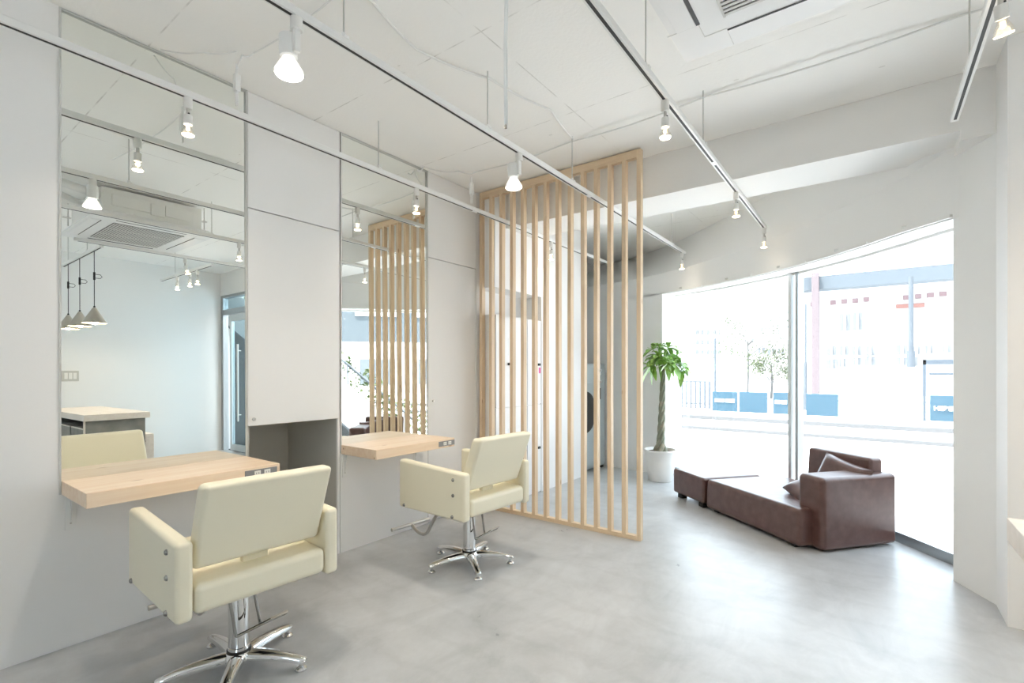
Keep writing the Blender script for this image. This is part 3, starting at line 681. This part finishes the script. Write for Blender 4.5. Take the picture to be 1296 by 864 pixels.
b = B(); b.tube([(-.30, 1.30, 2.73), (-.32, 1.16, 2.74), (-.45, .98, 2.76), (-.40, .6, 2.80), (-.36, .1, 2.82)], .024, 12); b.build('drain_pipe', M['white'], ac, loc=L0)
b = B(); b.box(.10, .20, 1.10, 1.20, 2.45, 2.53, .012, 2); b.cyl((.15, 1.15, 2.53), (.15, 1.15, 2.58), .01, n=10)

# ------------------------------------------------------------------ reception counter and wall switch
L0 = (.9, 1.63, 0)
ct = thing('reception_counter', 'low grey reception counter with a pale wood top at the right edge', 'counter', L0)
b = B(); b.box(.296, 2.0, 1.365, 1.905, .780, .842, .0015, 1); b.build('countertop', M['counter'], ct, loc=L0, smooth=0)
b = B(); b.box(.345, .365, 1.385, 1.875, 0, .78); b.box(.365, 1.98, 1.855, 1.875, 0, .78); b.box(1.96, 1.98, 1.385, 1.855, 0, .78); b.box(.365, 1.96, 1.80, 1.855, 0, .70)
b.build('body', M['cbase'], ct, loc=L0, smooth=0)
b = B(); b.box(.343, .367, 1.372, 1.385, 0, .78); b.build('front_edge', M['counter'], ct, loc=L0, smooth=0)
for x0, x1 in ((.40, .88), (.92, 1.40), (1.44, 1.93)):
    b = B(); b.box(x0, x1, 1.39, 1.80, .50, .70); dr = b.build('drawer', M['cbase'], ct, loc=L0, smooth=0)
    b = B(); b.box(x0, x1, 1.388, 1.395, .69, .702); b.build('drawer_edge', M['counter'], dr, loc=L0, smooth=0)
lc = B(); lc.box(.78, 1.9, 2.0, 2.09, 0, .56, .002, 1)
lb = tag(lc.build('low_divider', M['counter'], smooth=0), 'low pale wood panel standing behind the counter in the nearer mirror', 'divider')
sw = thing('light_switch', 'grey three-gang light switch plate on the reception wall in the mirror', 'light switch', (XR, 1.765, 1.225))
b = B(); b.box(-.008, 0, -.088, .088, -.07, .07, .002, 1); b.build('plate', M['niche'], sw)
for y in (-.045, 0, .045):
    b = B(); b.box(-.013, -.007, y - .018, y + .018, -.042, .042, .002, 1); b.build('rocker', M['whitepl'], sw)

# ------------------------------------------------------------------ sofa group
SO = Vector((-.412, 3.899, 0)); sang = math.atan2(-.628, .778)
def sofa_thing(name, label, cat): return thing(name, label, cat, SO, sang)
def ubox(u0, u1, v0, v1, z0, z1, bev, seg=5):
    b = B(); b.box(u0, u1, v0, v1, z0, z1, bev, seg); return b
s = sofa_thing('chaise_sofa', 'low brown leather chaise sofa with one armrest by the bay window', 'sofa')
b = B(); b.hexa([(-1.045, .012, .022), (.0, -.002, .022), (.0, .80, .022), (-1.045, .80, .022), (-1.045, .022, .272), (-.0, .010, .284), (-.0, .80, .284), (-1.045, .80, .272)], .034, 5); b.build('seat', M['leather'], s, wn=True)
b = ubox(-.128, .085, .108, .768, .012, .512, .034); b.build('armrest', M['leather'], s, wn=True)
b = B(); b.hexa([(-.54, .60, .26), (.0, .60, .26), (.0, .74, .26), (-.54, .74, .26), (-.545, .63, .612), (.0, .63, .612), (.0, .745, .608), (-.545, .745, .608)], .026, 5); b.build('backrest', M['leather'], s, wn=True)
for u, v in ((-.95, .08), (-.95, .70), (-.1, .06), (-.1, .70)):
    b = B(); b.box(u - .025, u + .025, v - .025, v + .025, 0, .026); b.build('foot', M['dark'], s, smooth=0)
t = sofa_thing('ottoman', 'brown leather ottoman at the plant end of the sofa', 'ottoman')
b = B(); b.box(-1.535, -1.058, .004, .62, .045, .275, .022, 5); b.build('cushion_block', M['leather'], t, wn=True)
for u, v in ((-1.46, .06), (-1.13, .06), (-1.46, .55), (-1.13, .55)):
    b = B(); b.box(u - .03, u + .03, v - .03, v + .03, 0, .046); b.build('foot', M['dark'], t, smooth=0)
def pillow(name, label, u, v, z, w, hgt, tilt, turn, roll):
    t = sofa_thing(name, label, 'cushion')
    b = B(); n = 14; rows = []
    for side in (1, -1):
        g_ = []
        for j in range(n + 1):
            r = []
            for i in range(n + 1):
                a, c = i / n * 2 - 1, j / n * 2 - 1
                k = (1 - a ** 4) * (1 - c ** 4)
                r.append((a * w / 2 * (1 - .07 * (1 - c * c)), side * .055 * max(k, 0) ** .55, c * hgt / 2 * (1 - .07 * (1 - a * a))))
            g_.append(r)
        b.strip(g_)
    bmesh.ops.remove_doubles(b.bm, verts=b.bm.verts, dist=1e-4); bmesh.ops.recalc_face_normals(b.bm, faces=b.bm.faces)
    Mx = Matrix.Translation((u, v, z)) @ Matrix.Rotation(turn, 4, 'Z') @ Matrix.Rotation(tilt, 4, 'X') @ Matrix.Rotation(roll, 4, 'Y')
    bmesh.ops.transform(b.bm, matrix=Mx, verts=b.bm.verts); b.build('cushion_body', M['leather'], t, smooth=70)
pillow('cushion', 'brown leather cushion leaning on the sofa back, the upper of two', -.16, .53, .435, .42, .30, math.radians(-22), 0, math.radians(10))
pillow('cushion', 'brown leather cushion lying flat against the inside of the armrest', -.285, .36, .335, .28, .26, math.radians(-62), math.radians(8), math.radians(30))

# ------------------------------------------------------------------ potted money tree
PL = (-1.95, 5.475, 0)
p = thing('potted_tree', 'potted money tree with a braided trunk in a white pot by the window', 'plant', PL)
b = B(); b.lathe([(0, 0), (.122, 0), (.130, .008), (.160, .22), (.171, .33), (.176, .335), (.176, .352), (.166, .352), (.160, .335), (.150, .30), (0, .295)], n=40); b.build('pot', M['ceramic'], p)
b = B(); b.lathe([(0, .335), (.09, .332), (.158, .322), (.158, .30), (0, .30)], n=28); b.build('soil', M['soil'], p)
b = B()
for k in range(4):
    pts = []; rad = []
    for i in range(61):
        f = i / 60; z = .32 + f * 1.0; a = k * PI / 2 + f * 2 * PI * 2.1
        rr = .026 * (1 - f * .5) * (1 + 1.1 * max(0, .12 - f) / .12)
        pts.append((rr * math.cos(a) + .035 * f, rr * math.sin(a) + .012 * math.sin(3 * f), z)); rad.append(.024 * (1 - .45 * f) * (1 + .25 * max(0, .12 - f) / .12))
    b.tube(pts, .03, 10, rad)
b.build('braided_trunk', M['bark'], p)
st = B(); lv = B(); rnd = random.Random(11)
def leaflet(bm, base, d, length, w, droop):
    d = Vector(d).normalized(); sd = d.cross(Vector((0, 0, 1))); sd.normalize(); n = 7; rows = []
    for i in range(n + 1):
        f = i / n; c = Vector(base) + d * length * f - Vector((0, 0, 1)) * droop * length * f * f
        ww = w * math.sin(PI * min(1, (f * .92 + .03)) ** 1.15) ; up = Vector((0, 0, ww * .35))
        rows.append([c - sd * ww + up, c, c + sd * ww + up])
    bm.strip(rows)
for q in range(16):
    a = q * 2.399 + .5; el = rnd.uniform(-.45, 1.25); R_ = rnd.uniform(.10, .20)
    top = Vector((.035, 0, 1.25 + rnd.uniform(0, .08))); d = Vector((math.cos(a) * math.cos(el), math.sin(a) * math.cos(el), math.sin(el)))
    end = top + d * R_ + Vector((0, 0, .04)); st.tube([top - Vector((0, 0, .02)), top.lerp(end, .5) + Vector((0, 0, .025)), end], .0045, 6)
    ax = (d + Vector((rnd.gauss(0, .35), rnd.gauss(0, .35), rnd.gauss(0, .25) - .15))).normalized()
    e1 = ax.cross(Vector((.1, .2, 1))).normalized(); e2 = ax.cross(e1)
    for k in range(7):
        t_ = k * 2 * PI / 7 + rnd.uniform(-.2, .2); dd = e1 * math.cos(t_) + e2 * math.sin(t_) + ax * rnd.uniform(.25, .8)
        leaflet(lv, end, dd, rnd.uniform(.10, .18), rnd.uniform(.028, .044), rnd.uniform(.15, .7))
st.build('leaf_stems', M['leaf'], p)
o = lv.build('foliage', M['leaf'], p, smooth=60)

# ------------------------------------------------------------------ behind the screen: lockers and washer
for i, (y0, y1, lab) in enumerate(((3.486, 3.73, 'white locker nearest the mirrors behind the slat screen'), (3.735, 3.985, 'white locker in the middle, behind the slat screen, with a black handle and green tag'), (3.99, 4.236, 'white locker farthest right behind the slat screen, with a black handle and pink tag'))):
    L0 = (-2.86, (y0 + y1) / 2, 0)
    t = thing('locker', lab, 'locker', L0)
    b = B(); b.box(-2.98, -2.77, y0, y1, 0, 1.755); b.build('body', M['panel'], t, loc=L0, smooth=0)
    for z0, z1 in ((.01, .898), (.905, 1.75)):
        b = B(); b.box(-2.77, -2.752, y0 + .002, y1 - .002, z0, z1, .002, 1); d = b.build('door', M['panel'], t, loc=L0, smooth=0)
        zz = z0 + (.40 if z0 > .5 else .45)
        b = B(); b.box(-2.753, -2.735, y1 - .07, y1 - .03, zz - .012, zz + .012, .003, 1); b.build('handle', M['dark'], d, loc=L0)
        b = B(); b.box(-2.7525, -2.751, y1 - .06, y1 - .056, zz + .08, zz + .24); b.build('vent_slit', M['alu'], d, loc=L0, smooth=0)
        if z0 > .5 and i:
            b = B(); b.box(-2.7525, -2.75, y1 - .045, y1 - .012, zz - .09, zz - .03)
            b.build('key_tag', mat('tag_%d' % i, ((.45, .62, .12), (.80, .12, .35))[i - 1], .5), d, loc=L0, smooth=0)
L0 = (-3.1, 5.45, 0)
wm = thing('washing_machine', 'grey drum washing machine half hidden behind the slat screen', 'washing machine', L0)
b = B(); b.box(-3.42, -2.80, 5.16, 5.83, .03, 1.33, .02, 3); b.build('body', M['washer'], wm, loc=L0)
b = B(); b.lathe([(0, .0), (.25, 0), (.25, .02), (.21, .035), (0, .06)], (-2.80, 5.27, .74), 36, Matrix.Rotation(PI / 2, 4, 'Y')); dr = b.build('drum_door', M['dark'], wm, loc=L0)
b = B(); b.box(-2.802, -2.794, 5.24, 5.81, 1.08, 1.28, .003, 1); pn = b.build('control_panel', M['washer'], wm, loc=L0)
for y, z in ((5.68, 1.245), (5.66, 1.20), (5.68, 1.10)):
    b = B(); b.lathe([(.016, 0), (.016, .012), (.010, .012), (.010, 0)], (-2.794, y, z), 18, Matrix.Rotation(PI / 2, 4, 'Y')); b.build('button_ring', M['white'], pn, loc=L0)
b = B(); b.box(-2.802, -2.797, 5.64, 5.70, .88, 1.02); b.build('display', M['dark'], wm, loc=L0, smooth=0)
for y in (5.22, 5.77):
    b = B(); b.box(-2.86, -2.81, y - .03, y + .03, 0, .032); b.build('foot', M['dark'], wm, loc=L0, smooth=0)

# ------------------------------------------------------------------ the street outside
GZ = -.15
def omat(name, c, **k): return mat(name, c, .9, spec=0)
O = {}
O['ground'] = omat('pale_paving', (.61, .61, .61)); O['kerb'] = omat('kerb_stone', (.115, .115, .115)); O['white'] = omat('hoarding_white', (.50, .50, .49))
O['blue'] = omat('hoarding_blue', (.046, .084, .112)); O['bluef'] = omat('gate_blue', (.075, .089, .105)); O['fac'] = omat('pale_render', (.42, .42, .415)); O['glass'] = omat('pale_grey_glazing', (.155, .162, .168))  # building glazing is one even pale grey
O['beam'] = omat('blue_girder', (.10, .115, .128)); O['pink'] = omat('red_oxide_steel', (.14, .115, .119)); O['red'] = omat('red_panel', (.14, .095, .099)); O['orange'] = omat('orange_panel', (.15, .078, .068)); O['pole'] = omat('grey_pole', (.10, .112, .125))
O['leaf'] = mat('street_foliage', (.085, .10, .055), .9, spec=0, var=(3, (.13, .14, .10), .3, .7)); O['trunk'] = omat('street_trunk', (.11, .108, .105)); O['paleb'] = omat('pale_blue_cladding', (.080, .092, .102))
gd = B(); gd.box(-90, 90, -60, 110, GZ - .2, GZ); struct(gd, 'ground', O['ground'], smooth=0)
kb = B(); kb.box(-40, 40, 11.9, 12.25, GZ, GZ + .07); kb.box(-40, 40, 14.4, 14.7, GZ, GZ + .10); struct(kb, 'trim_3', O['kerb'], smooth=0)
# camera model numbers used only to read positions off at real distances
F, CX, HY, HC = 621.0, 648.0, 468.0, 1.25
TH = math.atan(458 / F); CT, ST = math.cos(TH), math.sin(TH)
def atY(px, py, Y):
    r = (px - CX) / F; dx, dy = r * CT - ST, r * ST + CT; k = Y / dy
    return Vector((dx * k, Y, HC - (py - HY) / F * k))
YF = 17.6
def panel_thing(name, label, cat, px0, px1, py0, py1, m, Y=YF, th=.06):
    a = atY(px0, py0, Y); c = atY(px1, py0, Y); hgt = a.z - atY((px0 + px1) / 2, py1, Y).z
    zb = max(GZ, a.z - hgt); L0 = ((a.x + c.x) / 2, Y, zb)
    t = thing(name, label, cat, L0)
    b = B(); b.box(a.x, c.x, Y, Y + th, zb, a.z, .01, 1); b.build('board', m, t, loc=L0, smooth=0)
    return t, a, c, zb
blues = [('pale blue hoarding board with white lettering, leftmost outside the window', 901.5, 933, 495, 522, True), ('plain pale blue hoarding board second from the left outside', 935.5, 971, 495.5, 523, False), ('pale blue hoarding board with white lettering just left of the window mullion', 978.5, 998, 496, 524, True), ('narrow pale blue hoarding board just right of the window mullion', 1006, 1017.5, 497, 525, False), ('wide plain pale blue hoarding board right of the window mullion', 1020, 1061, 498, 526.5, False)]
for lab, a0, a1, p0, p1, txt in blues:
    t, a, c, zb = panel_thing('hoarding', lab, 'hoarding', a0, a1, p0, p1, O['blue'])
    if txt:
        z = a.z - (a.z - zb) * .45; w = c.x - a.x
        b = B(); b.box(a.x + w * .1, a.x + w * .48, YF - .012, YF, z - .06, z + .06); b.box(a.x + w * .53, a.x + w * .9, YF - .012, YF, z - .06, z + .06)
        b.build('lettering_band', O['white'], t, loc=t.location, smooth=0)
for lab, a0, a1 in (('tall white hoarding panel, the left of the pair outside', 1070, 1116.5), ('tall white hoarding panel, the right of the pair beside the blue gate', 1117.5, 1167)):
    t, a, c, zb = panel_thing('hoarding', lab, 'hoarding', a0, a1, 465, 531, O['white'])
    b = B(); b.box(a.x, c.x, YF - .015, YF, (a.z + zb) / 2 - .012, (a.z + zb) / 2 + .012); b.build('joint', O['kerb'], t, loc=t.location, smooth=0)
t, a, c, zb = panel_thing('hoarding', 'blue hoarding board lettered HEBEL at the right edge of the window', 'hoarding', 1177, 1222, 500, 533, O['blue'])
tx = bpy.data.curves.new('sign_text', 'FONT'); tx.body = 'HEBEL'; tx.size = .17; tx.extrude = .006; tx.offset = .006
to = bpy.data.objects.new('sign_text', tx); COL.objects.link(to); me = bpy.data.meshes.new_from_object(to); bpy.data.objects.remove(to)
lt = bpy.data.objects.new('lettering', me); COL.objects.link(lt); me.materials.clear(); me.materials.append(O['white']); lt.parent = t
lp = atY(1181.5, 519, YF); lt.rotation_euler = (PI / 2, 0, 0); lt.location = Vector((lp.x, YF - .01, lp.z)) - Vector(t.location)
t, a, c, zb = panel_thing('site_gate', 'blue framed white site gate above the lettered board outside', 'gate', 1179, 1222, 474, 499, O['white'])
b = B(); pts = [atY(q, 460, YF) for q in (1168, 1172, 1176, 1224)]
b.box(pts[0].x, pts[1].x, YF - .03, YF + .03, GZ, atY(1170, 455, YF).z); b.box(pts[0].x, pts[3].x, YF - .03, YF + .03, atY(1190, 461, YF).z, atY(1190, 455, YF).z); b.box(pts[2].x, pts[3].x, YF - .03, YF + .03, atY(1190, 474.5, YF).z, atY(1190, 471.5, YF).z)
b.build('gate_frame', O['bluef'], t, loc=t.location, smooth=0)
# low railing on the left
a = atY(852, 500, 18.4); c = atY(898, 500, 18.4); L0 = ((a.x + c.x) / 2, 18.4, GZ)
t = thing('railing', 'low grey street railing seen beside the potted tree', 'railing', L0)
for zz in (GZ + .15, GZ + .95): b = B(); b.box(a.x, c.x, 18.38, 18.42, zz, zz + .05); b.build('rail', O['kerb'], t, loc=L0, smooth=0)
for i in range(9):
    x = a.x + (c.x - a.x) * i / 8; b = B(); b.box(x - .03, x + .03, 18.37, 18.43, GZ, GZ + 1.0); b.build('baluster', O['pole'], t, loc=L0, smooth=0)
# buildings
def building(name, label, px0, px1, pytop, Y, depth, m, wins, extra=None, mw=None):
    a = atY(px0, pytop, Y); c = atY(px1, pytop, Y); L0 = ((a.x + c.x) / 2, Y + depth / 2, GZ)
    zt = atY((px0 + px1) / 2, pytop, Y).z
    t = thing(name, label, 'building', L0)
    b = B(); b.box(a.x, c.x, Y, Y + depth, GZ, zt); b.box(a.x - .3, c.x + .3, Y - .3, Y + depth + .3, zt - .05, zt + .3); b.build('walls', m, t, loc=L0, smooth=0)
    for x0, x1, y0, y1 in wins:
        p, q = atY(x0, y0, Y), atY(x1, y1, Y); w = abs(q.x - p.x)
        b = B(); b.box(p.x, q.x, Y - .12, Y + .05, q.z, p.z); wn_ = b.build('window', mw or O['glass'], t, loc=L0, smooth=0)
        b = B(); b.box((p.x + q.x) / 2 - .05, (p.x + q.x) / 2 + .05, Y - .2, Y - .1, q.z, p.z); b.build('window_bar', O['white'], wn_, loc=L0, smooth=0)
    return t
building('apartment_block', 'far white apartment block with rows of small windows, left of the street tree', 868, 914, 405, 62, 14, O['fac'], [(x, x + 5.5, y, y + 5) for y in (418, 430.5, 443) for x in (878, 884.5, 892, 900, 906)])
building('low_building', 'low pale building behind the street tree', 916, 1000, 436, 50, 10, O['fac'], [(960, 968, 440, 447), (972, 982, 442, 449), (985, 992, 441, 448)])
wins = [(x, x + 11, 438, 449) for x in (1047, 1063, 1079, 1096)] + [(1134, 1149, 437, 448), (1155, 1164, 438, 448), (1171, 1180, 437, 447), (1190, 1204, 436, 446)] + [(1046, 1060, 455, 466), (1063, 1070, 454, 464), (1079, 1090, 453, 462), (1095, 1108, 452, 462), (1135, 1148, 453, 462), (1151, 1161, 452, 463)] + [(1063, 1076, 398, 418), (1080, 1091, 396, 417)]
ft = building('factory_building', 'white building with red squares and rows of windows, right side outside', 1018, 1300, 362, 34, 12, O['fac'], wins)
for x0, x1, y in [(1026, 1030, 385), (1051, 1058, 383), (1065, 1072, 381.5), (1079, 1086, 380.5), (1093, 1100, 379), (1143, 1151, 376.5), (1158, 1166, 375), (1173, 1182, 373.5), (1189, 1198, 372)]:
    p, q = atY(x0, y - 2.5, 34), atY(x1, y + 2.5, 34); b = B(); b.box(p.x, q.x, 33.85, 34.02, q.z, p.z); b.build('red_square', O['red'], ft, loc=ft.location, smooth=0)
p, q = atY(1134, 385.5, 34), atY(1170, 388.5, 34); b = B(); b.box(p.x, q.x, 33.85, 34.02, q.z, p.z); b.build('orange_band', O['orange'], ft, loc=ft.location, smooth=0)
# steel gantry: blue girder on a red column
p0 = atY(1013, 359, 26); p1 = atY(1290, 331, 26); L0 = (atY(1032, 450, 26).x, 26, GZ)
t = thing('steel_gantry', 'blue steel girder carried on a reddish column, in front of the white building', 'gantry', L0)
b = B(); zt = (p0.z + atY(1206, 340, 26).z) / 2
b.hexa([(p0.x, 26, atY(1013, 368, 26).z), (p1.x, 26, atY(1290, 345, 26).z), (p1.x, 26.8, atY(1290, 345, 26).z), (p0.x, 26.8, atY(1013, 368, 26).z), (p0.x, 26, atY(1013, 351.5, 26).z), (p1.x, 26, atY(1290, 325, 26).z), (p1.x, 26.8, atY(1290, 325, 26).z), (p0.x, 26.8, atY(1013, 351.5, 26).z)]); b.build('girder', O['beam'], t, loc=L0, smooth=0)
b = B(); a, c = atY(1027, 400, 25.7), atY(1036, 400, 25.7); b.box(a.x, c.x, 25.7, 26.1, GZ, atY(1030, 345, 25.7).z); b.build('column', O['pink'], t, loc=L0, smooth=0)
b = B(); a, c = atY(1290, 400, 26.3), atY(1299, 400, 26.3); b.box(a.x, c.x, 26.2, 26.6, GZ, atY(1290, 330, 26.3).z); b.build('column', O['pink'], t, loc=L0, smooth=0)
for lab, px, py, Y, w in (('slim grey street pole near the window mullion', 1019.5, 385, 20, .035), ('tall thicker grey lamp pole in front of the white building', 1153, 350, 21, .07), ('thin dark street pole left of the street tree', 905, 428, 24, .04)):
    p = atY(px, py, Y); b = B(); b.cyl((p.x, Y, GZ), (p.x, Y, GZ + .45 * (p.z - GZ)), w * 1.6, w * 1.6, 10); b.cyl((p.x, Y, GZ + .45 * (p.z - GZ)), (p.x, Y, p.z), w, w, 10); tag(b.build('street_pole', O['pole']), lab, 'pole')
def street_tree(px, Y, pytop, spread, label, seed):
    r = random.Random(seed); c = atY(px, pytop, Y); H = c.z - GZ; L0 = (c.x, Y, GZ)
    t = thing('street_tree', label, 'tree', L0)
    b = B(); b.tube([(0, 0, 0), (.05, 0, H * .35), (0, .05, H * .7)], .1, 8, [.07, .05, .02])
    tips = []
    for i in range(14):
        a = r.uniform(0, 2 * PI); z0 = H * r.uniform(.3, .65); e = Vector((math.cos(a) * spread * r.uniform(.4, 1), math.sin(a) * spread * r.uniform(.4, 1), z0 + H * r.uniform(.12, .33)))
        b.tube([(0, 0, z0), tuple(e * .5 + Vector((0, 0, z0 * .5 + .1))), tuple(e)], .02, 5, [.02, .012, .008]); tips.append(e)
    b.build('trunk', O['trunk'], t)
    b = B()
    for e in tips + [Vector((0, 0, H * .9)), Vector((.3, .2, H * .8)), Vector((-.4, 0, H * .75))]:
        for k in range(70):
            p_ = e + Vector((r.gauss(0, .3), r.gauss(0, .3), r.gauss(0, .3))) * spread * .55
            d = Vector((r.gauss(0, 1), r.gauss(0, 1), r.gauss(0, 1))).normalized(); s_ = d.cross(Vector((.3, .2, 1))).normalized(); q = .07
            b.quad(p_ - d * q, p_ + s_ * q * .6, p_ + d * q, p_ - s_ * q * .6)
    b.build('foliage', O['leaf'], t, smooth=0)
street_tree(946, 30, 396, 2.0, 'taller pale street tree in the middle of the window', 3)
street_tree(976, 27, 440, 1.2, 'shorter pale street tree left of the window mullion', 5)
# towards the right, seen only in the farther mirror: stairs, hedge and a pale blue office
def atM(d, side, z): # along the mirrored line of sight
    k = Vector((.863, .606, 0)).normalized(); n = Vector((-k.y, k.x, 0)); q = Vector((-2.93, 2.06, 0)) + k * d + n * side; return Vector((q.x, q.y, z))
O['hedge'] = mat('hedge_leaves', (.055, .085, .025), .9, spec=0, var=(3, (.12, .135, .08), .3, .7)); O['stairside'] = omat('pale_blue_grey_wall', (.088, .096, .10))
L0 = tuple(atM(5.6, 0, GZ)); ang = math.atan2(.606, .863) - PI / 2
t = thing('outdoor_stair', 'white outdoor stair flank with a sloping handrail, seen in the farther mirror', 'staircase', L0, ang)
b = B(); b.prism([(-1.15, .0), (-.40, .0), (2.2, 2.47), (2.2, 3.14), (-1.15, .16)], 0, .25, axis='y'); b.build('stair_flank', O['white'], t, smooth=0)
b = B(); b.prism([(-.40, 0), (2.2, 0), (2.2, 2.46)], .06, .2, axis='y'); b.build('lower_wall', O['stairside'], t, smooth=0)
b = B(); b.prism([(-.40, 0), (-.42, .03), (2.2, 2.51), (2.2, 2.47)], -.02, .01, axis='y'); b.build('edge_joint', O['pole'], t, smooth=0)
b = B(); b.tube([(2.2, .12, 3.5), (-1.15, .12, .52)], .022, 8); b.build('handrail', O['pole'], t)
for i in range(7):
    x = 2.0 - i * .5; z = .16 + (x + 1.15) * .89; b = B(); b.cyl((x, .12, z), (x, .12, z + .36), .012, n=8); b.build('baluster', O['pole'], t)
r = random.Random(4); L0 = tuple(atM(6.5, 0, GZ)); b = B()
for k in range(2200):
    x = r.uniform(-2.2, 2.4); p_ = Vector((x, r.uniform(0, .8), 0)); top_ = max(.5, .75 + (x + 1.15) * .89 + .12 * math.sin(x * 9)); p_.z = top_ * r.random() ** .5; d = Vector((r.gauss(0, 1), r.gauss(0, 1), r.gauss(0, 1))).normalized(); s_ = d.cross(Vector((.3, .2, 1))).normalized(); q = .05
    b.quad(p_ - d * q, p_ + s_ * q * .6, p_ + d * q, p_ - s_ * q * .6)
o = b.build('hedge', O['hedge'], loc=(0, 0, 0), smooth=0); o.location = L0; o.rotation_euler = (0, 0, ang); tag(o, 'leafy green hedge behind the outdoor stair in the farther mirror', 'hedge')
L0 = tuple(atM(32, 0, GZ))
t = thing('office_building', 'pale blue office building reflected in the farther mirror', 'building', L0, ang)
b = B(); b.box(-9, 9, 0, 8, 0, 3.6); b.build('ground_floor', O['fac'], t, smooth=0)
b = B(); b.box(-9, 9, 0, 8, 3.6, 11); b.build('upper_floors', O['paleb'], t, smooth=0)
for x in (-6, -2, 2, 6):
    b = B(); b.box(x - 1.2, x + 1.2, -.1, .05, .6, 2.4); b.build('window', O['pole'], t, smooth=0)
    b = B(); b.box(x - 1.5, x + 1.5, -.1, .05, 5.4, 7.4); b.build('window', O['fac'], t, smooth=0)

# ------------------------------------------------------------------ daylight
w = bpy.data.worlds.new('World'); scn.world = w; w.use_nodes = True
bg = w.node_tree.nodes['Background']; bg.inputs['Color'].default_value = (.75, .885, 1.0, 1); bg.inputs['Strength'].default_value = 3.7
sl = bpy.data.lights.new('sun', 'SUN'); sl.energy = 15.0; sl.angle = math.radians(1.0); sl.color = (1, .985, .96)
so = bpy.data.objects.new('sun', sl); COL.objects.link(so); so.location = (-20, -20, 40)
so.rotation_euler = Vector((.32, .20, -1.2)).to_track_quat('-Z', 'Y').to_euler()

# ------------------------------------------------------------------ camera
cam = bpy.data.cameras.new('camera'); co_ = bpy.data.objects.new('camera', cam); COL.objects.link(co_)
cam.sensor_width = 36; cam.lens = F / 1296 * 36; cam.clip_start = .05; cam.clip_end = 300
cam.shift_x = 0; cam.shift_y = (HY - 432) / 1296.0
co_.location = (0, 0, HC); co_.rotation_euler = (PI / 2, 0, TH)
scn.camera = co_
scn.view_settings.view_transform = 'Standard'; scn.view_settings.look = 'None'; scn.view_settings.gamma = 1; scn.view_settings.use_curve_mapping = False
scn.view_settings.exposure = 0.84
scn.cycles.max_bounces = 14; scn.cycles.diffuse_bounces = 8; scn.cycles.glossy_bounces = 6; scn.cycles.transparent_max_bounces = 12
scn.cycles.caustics_reflective = True; scn.cycles.caustics_refractive = False
scn.cycles.sample_clamp_indirect = 6.0
